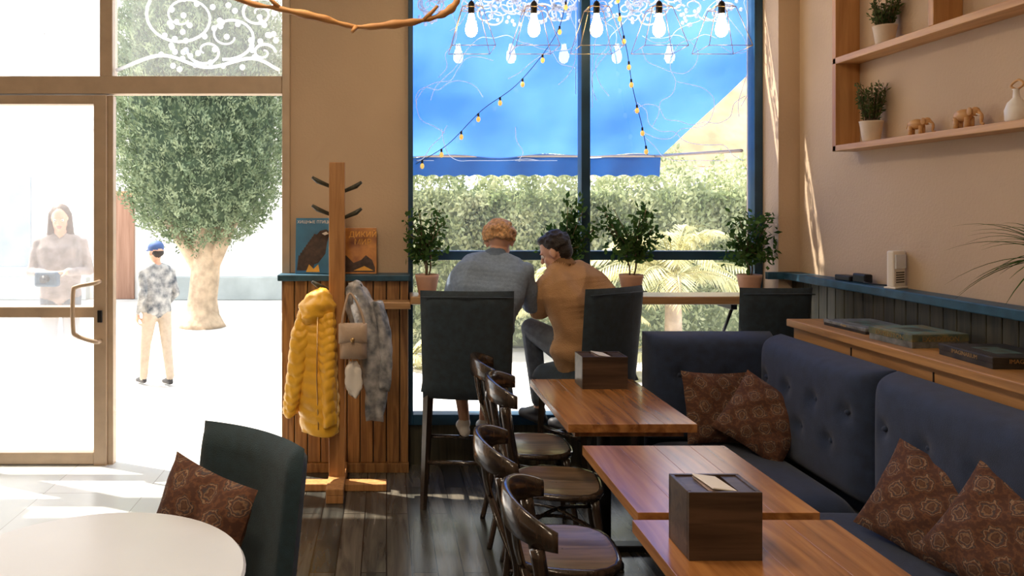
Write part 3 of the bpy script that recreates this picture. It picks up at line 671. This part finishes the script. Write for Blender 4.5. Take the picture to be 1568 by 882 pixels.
# ------------------------------------------------------------------ round table + armchair
b=B(); c=(-.795,1.985,0); b.lathe([(.03,.722),(.40,.722),(.422,.73),(.425,.742),(.418,.75),(.001,.75)],WHT,c,64,smooth=False)
b.lathe([(.24,0),(.24,.012),(.06,.03),(.035,.06),(.03,.69),(.09,.715),(.12,.722)],BLK,c,28); b.obj('round_table')
b=B(); w=.25
slab(b,(-w,-.20,.36),(1,0,0),(0,1,0),(0,0,1),2*w,.44,.11,TEAL,puff=.015,p=12,nu=20,nv=20)
b.box(-w+.015,w-.015,-.18,.22,.30,.37,TEAL,.015)
n=18;m=16;vs=[];fs=[]
for side in (0,1):
    for i in range(m+1):
        v=i/m; z=.30+.63*v
        for j in range(n+1):
            u=2*j/n-1; e=((1-abs(u)**12)*(1-abs(2*v-1)**12))**.5; cur=.05*u*u
            vs.append((u*w*(1.0+.04*v),-.24-.08*v+cur+(-1 if side else 1)*.045*e,z))
W=n+1
for s_ in (0,1):
    o=s_*W*(m+1)
    for i in range(m):
        for j in range(n):
            q=[o+i*W+j,o+i*W+j+1,o+(i+1)*W+j+1,o+(i+1)*W+j]; fs.append(q if s_ else q[::-1])
b.add(vs,fs,TEAL,True)
for sx in (-1,1):
    b.tube([(sx*(w-.04),.17,.32),(sx*(w-.02),.2,0)],[.024,.015],CHW,8); b.tube([(sx*(w-.04),-.19,.32),(sx*(w-.02),-.27,0)],[.024,.015],CHW,8)
b.obj('upholstered_chair',loc=(-.635,2.42,0),rz=rad(140))
pillow('throw_pillow',(-.60,2.44,.68),.38,.15,(rad(74),rad(8),rad(-35)),6,.03)
# ------------------------------------------------------------------ people
def cap_mesh(a,b_,ra,rb,n=12):
    a,b_=V(a),V(b_); d=b_-a; L=d.length
    if L<1e-6: d=V((0,0,1)); L=1e-6
    q=V((0,0,1)).rotation_difference(d.normalized()).to_matrix(); prof=[]
    for k in range(5): t=math.pi/2*(k/4-1)+.0; prof.append((max(1e-4,ra*math.cos(t)),ra*math.sin(t)))
    for k in range(5): t=math.pi/2*(k/4); prof.append((max(1e-4,rb*math.cos(t)),L+rb*math.sin(t)))
    vs=[];fs=[]
    for r_,z in prof:
        for j in range(n):
            w=2*math.pi*j/n; vs.append((a+q@V((r_*math.cos(w),r_*math.sin(w),z)))[:])
    for i in range(9):
        for j in range(n): fs.append([i*n+j,i*n+(j+1)%n,(i+1)*n+(j+1)%n,(i+1)*n+j])
    fs.append(list(range(n))[::-1]); fs.append([9*n+j for j in range(n)])
    return vs,fs
class Fig:
    def __init__(s): s.p=[]
    def cap(s,a,b_,ra,rb,tag): s.p.append(('c',V(a),V(b_),ra,rb,tag))
    def ell(s,c,r,R,tag): s.p.append(('e',V(c),r,R,tag))
    def chain(s,pts,rs,tag):
        for i in range(len(pts)-1): s.cap(pts[i],pts[i+1],rs[i],rs[i+1],tag)
    def torso(s,levels,tag):
        for i in range(len(levels)-1):
            for k in range(4):
                t=k/4; c=V(levels[i][0]).lerp(V(levels[i+1][0]),t); ax=V(levels[i][1]).lerp(V(levels[i+1][1]),t).normalized()
                w=levels[i][2]*(1-t)+levels[i+1][2]*t; r_=levels[i][3]*(1-t)+levels[i+1][3]*t
                s.cap(c-ax*w,c+ax*w,r_,r_,tag)
    def head(s,c,f,u,hair='short',k=1.0,hairtag='hair'):
        c=V(c); f=V(f).normalized(); u=V(u); u=(u-f*u.dot(f)).normalized(); r=f.cross(u); R=Matrix((r,f,u)).transposed(); s.R=R; s.hc=c; s.k=k
        P=lambda x,y,z: c+R@V((x*k,y*k,z*k)); E=lambda p,rad_,t: s.ell(P(*p),tuple(q*k for q in rad_),R,t)
        E((0,-.008,.028),(.076,.096,.092),'skin'); E((0,.022,-.042),(.056,.066,.068),'skin'); E((0,.062,-.088),(.024,.022,.02),'skin')
        for sx in (-1,1):
            E((sx*.035,.055,-.03),(.024,.026,.024),'skin'); E((sx*.078,-.005,-.008),(.010,.019,.031),'skin'); E((sx*.03,.079,.022),(.024,.012,.008),'skin')
        s.cap(P(0,.086,.008),P(0,.106,-.026),.009*k,.0125*k,'skin'); E((0,.086,-.058),(.024,.009,.0065),'lips'); E((0,.084,-.068),(.02,.009,.006),'lips')
        rn=random.Random(3)
        if hair=='curly':
            E((0,-.026,.045),(.088,.092,.090),hairtag)
            for i in range(170):
                a=rn.uniform(0,6.28); z=rn.uniform(-.6,1); q=math.sqrt(1-z*z); x,y=q*math.cos(a),q*math.sin(a)
                if y>.35 and z<.55: continue
                E((x*.094,-.024+y*.098,.038+z*.092),(rn.uniform(.012,.02),)*3,hairtag)
        elif hair=='short':
            E((0,-.024,.045),(.083,.094,.089),hairtag); E((0,-.055,-.005),(.066,.055,.065),hairtag); E((0,.03,.095),(.06,.055,.035),hairtag)
            for i in range(60):
                a=rn.uniform(0,6.28); z=rn.uniform(-.3,1); q=math.sqrt(1-z*z); x,y=q*math.cos(a),q*math.sin(a)
                if y>.45 and z<.6: continue
                E((x*.080,-.024+y*.090,.046+z*.086),(.016,.016,.012),hairtag)
        elif hair=='long':
            E((0,-.024,.045),(.087,.094,.088),hairtag); E((0,-.06,-.06),(.085,.05,.11),hairtag)
            for sx in (-1,1): s.cap(P(sx*.078,-.01,.04),P(sx*.095,.03,-.26),.026*k,.034*k,hairtag); s.cap(P(sx*.05,-.05,0),P(sx*.06,-.06,-.28),.04*k,.03*k,hairtag)
        elif hair=='cap':
            E((0,-.012,.055),(.086,.104,.078),'cap'); E((0,.10,.05),(.065,.065,.010),'cap'); E((0,-.05,-.01),(.066,.05,.05),hairtag)
        s.eyes=[P(sx*.031,.077,.004) for sx in (-1,1)]; s.f=f
    def hand(s,w,d,nrm,thumb,k=1.0,curl=22):
        w=V(w); d=V(d).normalized(); nrm=V(nrm); nrm=(nrm-d*nrm.dot(d)).normalized(); sd=d.cross(nrm)*thumb
        for i in range(4): s.cap(w+sd*(.008*(1.5-i))*k,w+(d*.085+sd*.0195*(1.5-i))*k,.016*k,.0125*k,'skin')
        for i,L in enumerate((.040,.045,.042,.032)):
            p=w+(d*.088+sd*.0205*(1.5-i))*k; a=rad(8); dd=(d+sd*.07*(1.5-i)).normalized()
            for q,l in enumerate((L,L*.65,L*.5)):
                a+=rad(curl); e=(dd*math.cos(a)+nrm*math.sin(a)); p2=p+e*l*k; s.cap(p,p2,(.0092-.0006*q)*k,(.0088-.0008*q)*k,'skin'); p=p2
        p=w+(d*.02+sd*.022)*k; e=(d*.6+sd*.75+nrm*.3).normalized(); p2=p+e*.045*k; s.cap(p,p2,.015*k,.0115*k,'skin'); e=(d*.85+sd*.4+nrm*.4).normalized(); p3=p2+e*.032*k; s.cap(p2,p3,.0112*k,.0095*k,'skin'); s.cap(p3,p3+e*.018*k,.0095*k,.008*k,'skin')
    def shoe(s,an,toe,k=1.0,tag='shoe'):
        an,toe=V(an),V(toe); d=(toe-an); d2=V((d.x,d.y,0)).normalized() if V((d.x,d.y,0)).length>1e-3 else V((0,1,0))
        s.cap(an-d2*.02*k+V((0,0,-.045*k)),toe,.036*k,.032*k,tag); s.cap(an,toe,.040*k,.026*k,tag)
    def build(s,name,mats,vox=.0065,fold=('top',.006,16),smooth=3):
        vs=[];fs=[]
        for p in s.p:
            if p[0]=='c': v,f=cap_mesh(p[1],p[2],p[3],p[4])
            else:
                bm=bmesh.new(); bmesh.ops.create_icosphere(bm,subdivisions=3 if max(p[2])>.03 else 2,radius=1)
                T=Matrix.Translation(p[1])@p[3].to_4x4()@Matrix.Diagonal((*p[2],1)); bmesh.ops.transform(bm,matrix=T,verts=bm.verts); bm.verts.index_update()
                v=[q.co[:] for q in bm.verts]; f=[[q.index for q in fc.verts] for fc in bm.faces]; bm.free()
            o=len(vs); vs+=v; fs+=[[q+o for q in g] for g in f]
        me=bpy.data.meshes.new('tmp'); me.from_pydata(vs,[],fs); ob=bpy.data.objects.new('tmp',me); bpy.context.scene.collection.objects.link(ob)
        md=ob.modifiers.new('r','REMESH'); md.mode='VOXEL'; md.voxel_size=vox
        sm=ob.modifiers.new('s','SMOOTH'); sm.factor=.5; sm.iterations=smooth
        dg=bpy.context.evaluated_depsgraph_get(); ev=ob.evaluated_get(dg); m2=bpy.data.meshes.new_from_object(ev)
        n=len(m2.vertices); co=np.zeros(n*3); m2.vertices.foreach_get('co',co); co=co.reshape(-1,3); no=np.zeros(n*3); m2.vertices.foreach_get('normal',no); no=no.reshape(-1,3)
        faces=[list(p.vertices) for p in m2.polygons]; bpy.data.objects.remove(ob)
        def tags(C):
            best=np.full(len(C),1e9); idx=np.zeros(len(C),int)
            for i,p in enumerate(s.p):
                if p[0]=='c':
                    a=np.array(p[1]);d=np.array(p[2])-a; L2=max(d@d,1e-12); t=np.clip(((C-a)@d)/L2,0,1); D=np.linalg.norm(C-a-t[:,None]*d,axis=1)-(p[3]*(1-t)+p[4]*t)
                else:
                    q=(C-np.array(p[1]))@np.array(p[3])/np.array(p[2]); l=np.linalg.norm(q,axis=1); D=(l-1)*min(p[2])
                k=D<best; best[k]=D[k]; idx[k]=i
            return [s.p[i][-1] for i in idx]
        vt=np.array(tags(co))
        for tg,amp,fq in ([fold] if isinstance(fold[0],str) else fold):
            w=(vt==tg)
            a=co[:,0]*fq+co[:,2]*fq*.9+3*np.sin(co[:,1]*fq*.6); c2=co[:,2]*fq*1.7-co[:,0]*fq*.7+2*np.sin(co[:,0]*fq*.8+co[:,1]*5); c3=co[:,2]*fq*2.6+co[:,0]*fq*1.9+2.5*np.sin(co[:,0]*fq*.5-co[:,2]*fq*.4)
            rid=1-np.abs(np.sin(c2*.5+1)); co[w]+=no[w]*(amp*(np.sin(a)*.5+rid*1.0-.35+np.sin(c3)*.3))[w][:,None]
        fc=np.array([co[f].mean(0) for f in faces]); ft=tags(fc)
        b=B(); b.add(co,faces,[mats[t] for t in ft],True)
        for e in s.eyes:
            b.ell(e,.0125*s.k,EYEW,10); b.ell(e+s.f*.0075*s.k,.0065*s.k,IRIS,8)
        return b.obj(name)
DEN=pm('denim_jacket',(.21,.28,.39),.85,nz=(60,.12),bump=(250,.4)); DENC=pm('denim_collar',(.12,.17,.25),.85,nz=(60,.12),bump=(250,.4)); JEAN=pm('blue_jeans',(.05,.08,.14),.85,nz=(30,.25),bump=(250,.4))
TANJ=pm('tan_corduroy',(.47,.27,.13),.95,nz=(9,.12),bump=(140,.6)); TANC=pm('tan_jacket_collar',(.24,.13,.06),.95,nz=(16,.15),bump=(90,.4)); GREYT=pm('grey_trousers',(.10,.12,.15),.85,nz=(30,.2),bump=(200,.3))
HBL=pm('hair_strawberry_blond',(.56,.32,.15),.6,nz=(60,.45),bump=(120,.8)); HDK=pm('hair_dark',(.018,.012,.01),.55,nz=(60,.4),bump=(150,.8))
SHW=pm('shoe_white',(.78,.76,.72),.5,nz=(20,.05)); SHB=pm('shoe_dark',(.03,.03,.035),.5,nz=(20,.2))
# seated woman in denim
F=Fig(); ax=V((1,-.05,0)).normalized(); ax2=V((.98,-.1,-.06)).normalized()
F.torso([((.52,4.47,.83),ax,.085,.105),((.53,4.47,.93),ax,.075,.112),((.56,4.485,1.07),ax2,.075,.112),((.60,4.52,1.2),ax2,.10,.115),((.62,4.56,1.30),ax2,.13,.098),((.635,4.585,1.355),ax2,.125,.068),((.645,4.60,1.385),ax2,.06,.055)],'top')
F.cap((.645,4.605,1.36),(.668,4.65,1.43),.055,.050,'skin')
F.torso([((.645,4.61,1.385),(1,0,0),.02,.062),((.655,4.63,1.415),(1,0,0),.018,.056)],'collar')
F.chain([(.45,4.56,1.335),(.385,4.68,1.13),(.46,4.82,1.195),(.50,4.87,1.20)],[.062,.052,.042,.038],'top')
F.chain([(.82,4.545,1.325),(.875,4.66,1.11),(.82,4.82,1.19),(.80,4.87,1.20)],[.062,.054,.042,.038],'top')
F.cap((.50,4.87,1.195),(.52,4.895,1.188),.028,.026,'skin'); F.cap((.80,4.87,1.195),(.785,4.895,1.188),.028,.026,'skin')
F.hand((.525,4.90,1.183),(.6,.8,-.05),(0,0,-1),1,.95,14); F.hand((.78,4.90,1.183),(-.6,.8,-.05),(0,0,-1),-1,.95,14)
for sx,hx,kx,axx in ((-1,.44,.44,.475),(1,.60,.62,.60)):
    F.chain([(hx,4.48,.835),(kx,4.85,.83)],[.095,.066],'pants'); F.chain([(kx,4.85,.83),(kx+.01,4.76,.64)],[.064,.054],'pants')
    F.chain([(kx+.01,4.76,.64),(axx,4.70,.42)],[.046,.034],'skin'); F.shoe((axx,4.70,.39),(axx-.01,4.82,.345))
F.head((.69,4.685,1.495),(.25,.85,-.55),(.05,.35,1),'curly',.97)
F.build('seated_woman',dict(top=DEN,collar=DENC,skin=SKIN,pants=JEAN,shoe=SHW,hair=HBL,lips=LIPS),fold=('top',.010,15))
# seated man in tan jacket
F=Fig(); ax=V((.84,.54,0)).normalized()
F.torso([((1.20,4.66,.80),ax,.10,.128),((1.20,4.655,.84),ax,.10,.134),((1.20,4.655,.87),ax,.09,.122),((1.20,4.65,1.0),ax,.095,.135),((1.19,4.66,1.13),ax,.12,.132),((1.155,4.675,1.23),ax,.145,.108),((1.12,4.695,1.30),ax,.13,.075),((1.10,4.70,1.325),ax,.06,.058)],'top')
F.cap((1.10,4.70,1.29),(1.055,4.72,1.38),.058,.054,'skin'); F.torso([((1.10,4.70,1.315),ax,.02,.072),((1.08,4.71,1.355),ax,.015,.064)],'collar')
F.chain([(.985,4.60,1.27),(.925,4.69,1.07),(.92,4.83,1.195),(.915,4.88,1.20)],[.072,.064,.050,.044],'top')
F.chain([(1.28,4.78,1.26),(1.34,4.90,1.215),(1.20,4.95,1.20)],[.070,.057,.042],'top') 
F.cap((.915,4.88,1.195),(.91,4.905,1.19),.029,.027,'skin'); F.hand((.91,4.91,1.185),(-.2,1,-.05),(0,0,-1),1,1,16)
F.cap((1.20,4.95,1.20),(1.16,4.955,1.19),.03,.027,'skin'); F.hand((1.15,4.955,1.185),(-1,.1,-.05),(0,0,-1),-1,.9,14)
for hx,hy,kn,an in ((1.10,4.64,(.93,4.93,.93),(.96,4.83,.50)),(1.25,4.72,(1.16,4.99,.84),(1.16,4.92,.42))):
    F.chain([(hx,hy,.84),kn],[.10,.068],'pants'); F.chain([kn,an],[.066,.05],'pants'); F.cap(an,(an[0],an[1]-.005,an[2]-.04),.036,.034,'skin'); F.shoe((an[0],an[1],an[2]-.07),(an[0]-.08,min(an[1]+.11,4.99),an[2]-.11),1.05)
F.head((1.04,4.725,1.43),(-.80,.45,-.42),(-.1,.1,1),'short',.98)
F.build('seated_man',dict(top=TANJ,collar=TANC,skin=SKIN,pants=GREYT,shoe=SHB,hair=HDK,lips=LIPS),fold=('top',.018,12))
CAMC=pm('camo_shirt',(.14,.17,.21),.85,nz=(14,.5),alt=(.5,.5,.48)); KHK=pm('khaki_trousers',(.50,.42,.33),.9,nz=(20,.1)); CAPB=pm('cap_blue',(.05,.10,.26),.7,nz=(20,.2))
def standing(name,x,y,h,fx,mats,hair,pose='walk',vox=.010):
    k=h/1.75; F=Fig(); f=V(fx).normalized(); r=V((f.y,-f.x,0)); O=V((x,y,0))
    P=lambda a,b_,c: O+r*a*k+f*b_*k+V((0,0,c*k))
    F.torso([(P(0,0,.93),r,.085*k,.10*k),(P(0,0,1.06),r,.075*k,.10*k),(P(0,.01,1.2),r,.085*k,.105*k),(P(0,.01,1.34),r,.115*k,.095*k),(P(0,0,1.43),r,.125*k,.06*k),(P(0,0,1.46),r,.05*k,.055*k)],'top')
    F.cap(P(0,0,1.44),P(0,.015,1.54),.052*k,.048*k,'skin')
    if pose=='walk':
        F.chain([P(-.19,0,1.41),P(-.23,-.06,1.13),P(-.22,.06,.92)],[.055*k,.045*k,.035*k],'top'); F.chain([P(.19,0,1.41),P(.23,-.05,1.14),P(.20,.12,.98)],[.055*k,.045*k,.035*k],'top')
        F.hand(P(-.22,.075,.895),-V((0,0,1))+f*.3,r,1,k,22); F.hand(P(.195,.14,.965),f-V((0,0,.4)),-r,-1,k,25)
        legs=((-.09,.16,.07),(.09,-.14,.09))
    else:
        F.chain([P(-.19,0,1.41),P(-.25,.02,1.15),P(-.10,.22,1.16)],[.055*k,.045*k,.035*k],'top'); F.chain([P(.19,0,1.41),P(.25,.02,1.15),P(.10,.22,1.16)],[.055*k,.045*k,.035*k],'top')
        F.hand(P(-.085,.235,1.16),f*.6+r*.8,-V((0,0,1)),1,k,30); F.hand(P(.085,.235,1.16),f*.6-r*.8,-V((0,0,1)),-1,k,30)
        legs=((-.09,.03,.08),(.09,-.03,.08))
    for a,fo,az in legs:
        F.chain([P(a,0,.92),P(a*1.05,fo*.6+.02,.50),P(a*1.1,fo,az+.03)],[.095*k,.066*k,.052*k],'pants'); F.shoe(P(a*1.1,fo,.09),P(a*1.1,fo+.15,.035),k*.95)
    F.head(P(0,.03,1.64),f+V((0,0,-.25)),(0,0,1),hair,k*(1.12 if h<1.5 else 1)); return F.build(name,mats,vox,fold=('top',.006,14))
standing('standing_child',-2.21,7.4,1.36,(-.7,.7,0),dict(top=CAMC,skin=SKIN,pants=KHK,shoe=SHB,hair=HDK,cap=CAPB,lips=LIPS),'cap')
standing('standing_woman',-2.97,7.0,1.72,(.25,-1,0),dict(top=pm('grey_brown_jacket',(.26,.22,.21),.85,nz=(10,.3)),skin=SKIN,pants=GREYT,shoe=SHW,hair=pm('hair_brown',(.08,.045,.03),.6,nz=(50,.3)),lips=LIPS),'long','hold')
b=B(); b.box(-3.06,-2.86,6.66,6.745,1.02,1.15,pm('camera_bag_blue',(.03,.07,.12),.6,nz=(20,.2)),.02); b.lathe([(.03,0),(.03,.05),(.035,.06)],BLK,(0,0,0),16,M=Matrix.Translation((-2.95,6.66,1.09))@Matrix.Rotation(math.pi/2,4,'X')); b.obj('camera_case')
# ------------------------------------------------------------------ exterior
b=B(); b.box(-30,30,FY+.06,45,-.12,-.005,PAVE); b.obj('ground_outside')
b=B(); b.box(.60,.78,4.86,5.0,1.151,1.158,CREAM,.001,Matrix()); b.obj('notebook')
# awning
b=B(); nx,ny=30,14; vs=[];fs=[]
for i in range(ny+1):
    t=i/ny; y=5.24+1.76*t; z=3.30-1.12*t-.05*math.sin(math.pi*t); xr=3.10-.60*t; xl=-.45
    for j in range(nx+1):
        u=j/nx; vs.append((xl+(xr-xl)*u,y,z+.02*math.sin(u*22)*t+.012*math.sin(u*9+t*7)*t))
w=nx+1
for i in range(ny):
    for j in range(nx): fs.append([i*w+j,i*w+j+1,(i+1)*w+j+1,(i+1)*w+j])
b.add(vs,fs,AWN,True)
vs=[];fs=[];nx=120
for j in range(nx+1):
    u=j/nx; x=-.45+2.95*u; zt=2.18+.02*math.sin(u*22); sc=.02*abs(math.sin(u*math.pi*22)); vs+=[(x,7.0,zt),(x,7.02+.02*math.sin(u*40),1.99+sc)]
for j in range(nx): fs.append([2*j,2*j+2,2*j+3,2*j+1])
b.add(vs,fs,AWNL,True)
b.tube([(-.45,7.0,2.18),(2.5,7.0,2.18)],.012,BRONZE,8)
for x in (-.4,2.45): b.tube([(x,5.3,2.1),(x,7.0,2.18)],.012,BRONZE,8)
b.obj('awning')
def blob_tree(name,c,rx,rz,n,leafsize):
    b=B(); th=np.random.uniform(0,2*np.pi,n); cz=np.random.uniform(-1,1,n)
    q=np.where(cz<0,(1-np.abs(cz)**3.2)**(1/2.2),(1-np.abs(cz)**2.2)**(1/2.2))
    D=np.stack([q*np.cos(th),q*np.sin(th),cz],1)
    Rr=1+.06*np.sin(D[:,0]*15+D[:,2]*23)*np.sin(D[:,1]*13+D[:,2]*9)+.05*np.sin(D[:,1]*19-D[:,2]*37)+.045*np.sin(D[:,0]*31+D[:,1]*27+D[:,2]*25)+.03*np.sin(th*23+cz*51)+np.random.uniform(-.08,.03,n)
    P=np.concatenate([D[:,:2]*Rr[:,None]*rx,D[:,2:3]*(Rr[:,None]*.5+.5)*rz],1)+np.array(c)
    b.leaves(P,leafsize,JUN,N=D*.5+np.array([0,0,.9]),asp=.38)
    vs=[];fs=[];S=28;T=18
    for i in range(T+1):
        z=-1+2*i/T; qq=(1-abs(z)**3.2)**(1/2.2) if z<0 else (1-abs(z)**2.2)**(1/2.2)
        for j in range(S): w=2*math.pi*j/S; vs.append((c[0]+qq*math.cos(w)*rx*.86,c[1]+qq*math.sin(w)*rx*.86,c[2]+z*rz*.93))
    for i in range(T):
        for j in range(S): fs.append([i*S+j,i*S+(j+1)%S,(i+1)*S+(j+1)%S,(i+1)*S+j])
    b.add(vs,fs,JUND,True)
    x,y,z=c
    b.tube(bez([(x+.0,y,0),(x,y,.35),(x+.04,y,.8),(x+.05,y,1.5),(x,y,z)],6),[.34,.31,.28,.25,.24,.23,.22,.21,.21,.21,.21,.21,.21,.21,.21,.2,.2,.2,.2,.2,.2,.18,.15,.12,.1],BARK,12)
    for a in (-1,1): b.tube([(x+.05,y,.75),(x+a*.5,y-.1,1.6)],[.15,.08],BARK,8)
    return b.obj(name)
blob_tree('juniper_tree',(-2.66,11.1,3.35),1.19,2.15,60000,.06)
def hedge(name,x0,x1,yc,zt,n,mat,ry=.5,z0=.0):
    b=B(); X=np.random.uniform(x0,x1,n); a=np.random.uniform(0,np.pi,n)
    bump=1+.10*np.sin(X*4.3)+.07*np.sin(X*9.1+1)+.05*np.sin(X*17)
    k=np.random.uniform(.86,1.04,n)*bump
    Y=yc-np.cos(a)*ry*k; Z=z0+(zt-z0)*np.abs(np.sin(a))**.45*k*.97; Z=np.where(np.random.rand(n)<.45,np.random.uniform(z0+.05,zt*.95,n),Z); Y=np.where(Z<zt*.8,yc-ry*k*np.random.uniform(.75,1.05,n),Y)
    b.leaves(np.stack([X,Y,Z],1),.07,mat,N=np.stack([X*0,X*0-.4,X*0+.5],1),asp=.5)
    b.box(x0,x1,yc-ry*.55,yc+ry*.6,z0,zt*.82,HEDD,.1)
    return b.obj(name)
hedge('hedge',-.8,5.2,9.6,2.35,30000,HED)
b=B(); r=random.Random(9); LV=[];LF=[]
for cxp,cyp,cz,nn,Ls in ((2.95,7.9,.95,30,1.15),(1.95,8.1,.65,18,.9),(2.35,7.8,.0,18,.75),(.2,8.2,.0,14,.7)):
    if cz>.1: b.tube([(cxp,cyp,0),(cxp,cyp,cz+.05)],[.1,.08],BARK,8)
    for i in range(nn):
        a=r.uniform(0,6.28); L=Ls*r.uniform(.75,1.1); el=r.uniform(.35,1.4); pts=[]; K=16
        for k in range(K+1):
            t=k/K; pts.append(V((cxp+math.cos(a)*math.cos(el)*L*t*1.15,cyp+math.sin(a)*math.cos(el)*L*t*.7,cz+L*(math.sin(el)*t*1.3-.75*t*t))))
        b.tube(pts,[.010*(1-k/(K+1))+.002 for k in range(K+1)],PALM,4)
        for k in range(2,K):
            for hf in (0,.5):
                p=pts[k].lerp(pts[k+1],hf); tg=(pts[k+1]-pts[k]).normalized(); sd=tg.cross(V((0,0,1)))
                if sd.length<.05: sd=V((1,0,0))
                sd.normalize(); t=k/K; ll=.24*math.sin(math.pi*min(1,t*.9+.12))**.6*Ls
                for sg in (-1,1):
                    d=(sd*sg*.75+tg*.65+V((0,0,-.28+r.uniform(-.1,.1)))).normalized(); e=d.cross(V((0,0,1))).normalized()*.009
                    o=len(LV); LV+= [p[:],(p+d*ll*.4+e)[:],(p+d*ll+V((0,0,-.03)))[:],(p+d*ll*.4-e)[:]]; LF.append([o,o+1,o+2,o+3])
b.add(LV,LF,PALM,False)
b.obj('palm_shrub')
b=B(); b.box(-12,-1.2,14.5,14.8,0,7,EXW); b.box(-7.6,-6.7,14.46,14.5,.6,2.3,EXG,.01); b.box(-5.4,-4.75,14.44,14.5,0,1.95,EXBR,.01); b.box(-5.45,-4.7,14.43,14.5,1.95,2.03,TAN,.01); b.box(-7.7,-6.6,14.4,14.5,.52,.6,EXW,.01)
b.box(-4.6,-1.2,14.3,14.5,0,.42,PLN,.01); b.box(-12,-5.6,14.3,14.5,0,.42,PLN,.01)
b.box(-12,-1.2,14.4,14.5,3.2,3.35,EXW,.01); b.obj('building')
b=B(); b.box(4.3,10,12,15,0,2.5,EXW); b.add([(3.9,11.7,2.35),(10.2,11.7,2.35),(10.2,15.2,2.35),(3.9,15.2,2.35),(5.9,13.4,4.6),(8.5,13.4,4.6)],[[0,1,5,4],[1,2,5],[2,3,4,5],[3,0,4],[3,2,1,0]],TAN,False)
b.box(4.8,5.5,11.97,12,1.1,2.1,EXG,.01); b.obj('garden_house')
# ------------------------------------------------------------------ added interior fill lamps (out of view) and lights
FILLM=pm('fill_lamp_diffuser',(1,.95,.85),.5,emit=((1,.80,.58),3),nz=(5,.02))
def add_fill(x,y,p):  # unseen disc and area light added to brighten the interior
    b=B(); b.lathe([(.20,0),(.22,.01),(.22,.05),(.1,.06)],FILLM,(x,y,CZ-.06),32); b.obj('fill_lamp')
    L=bpy.data.lights.new('fill_lamp_light','AREA'); L.shape='DISK'; L.size=.42; L.energy=p; L.color=(1,.80,.57)
    o=bpy.data.objects.new('fill_lamp_light',L); o.location=(x,y,CZ-.075); bpy.context.scene.collection.objects.link(o)
for x,y,p in ((-.4,2.6,30),(-.5,.4,34),(-.5,-1.8,26)): add_fill(x,y,p)
L=bpy.data.lights.new('sun','SUN'); L.energy=14; L.angle=.01; L.color=(1,.90,.76)
o=bpy.data.objects.new('sun',L); o.rotation_euler=V((.5,-.22,-.8)).to_track_quat('-Z','Y').to_euler(); o.location=(-5,9,10); bpy.context.scene.collection.objects.link(o)
for nme,x0,x1,z0,z1 in (('portal_window',.15,2.48,.3,HT),('portal_door',LX,-.65,0,HT)):
    L=bpy.data.lights.new(nme,'AREA'); L.shape='RECTANGLE'; L.size=x1-x0; L.size_y=z1-z0; L.cycles.is_portal=True
    o=bpy.data.objects.new(nme,L); o.location=((x0+x1)/2,FY+.21,(z0+z1)/2); o.rotation_euler=(rad(-90),0,0); bpy.context.scene.collection.objects.link(o)
w=bpy.data.worlds.new('World'); bpy.context.scene.world=w; w.use_nodes=True
bg=w.node_tree.nodes['Background']; bg.inputs[0].default_value=(.90,.95,1,1); bg.inputs[1].default_value=3.0
# ------------------------------------------------------------------ camera
c=bpy.data.cameras.new('camera'); co=bpy.data.objects.new('camera',c); bpy.context.scene.collection.objects.link(co)
co.location=(0,0,1.7); co.rotation_euler=(rad(90),0,0); c.sensor_width=36; c.lens=27; c.shift_x=.1225; c.shift_y=-.0775; c.clip_start=.05
bpy.context.scene.camera=co
vs=bpy.context.scene.view_settings; vs.view_transform='Standard'; vs.look='None'; vs.exposure=0
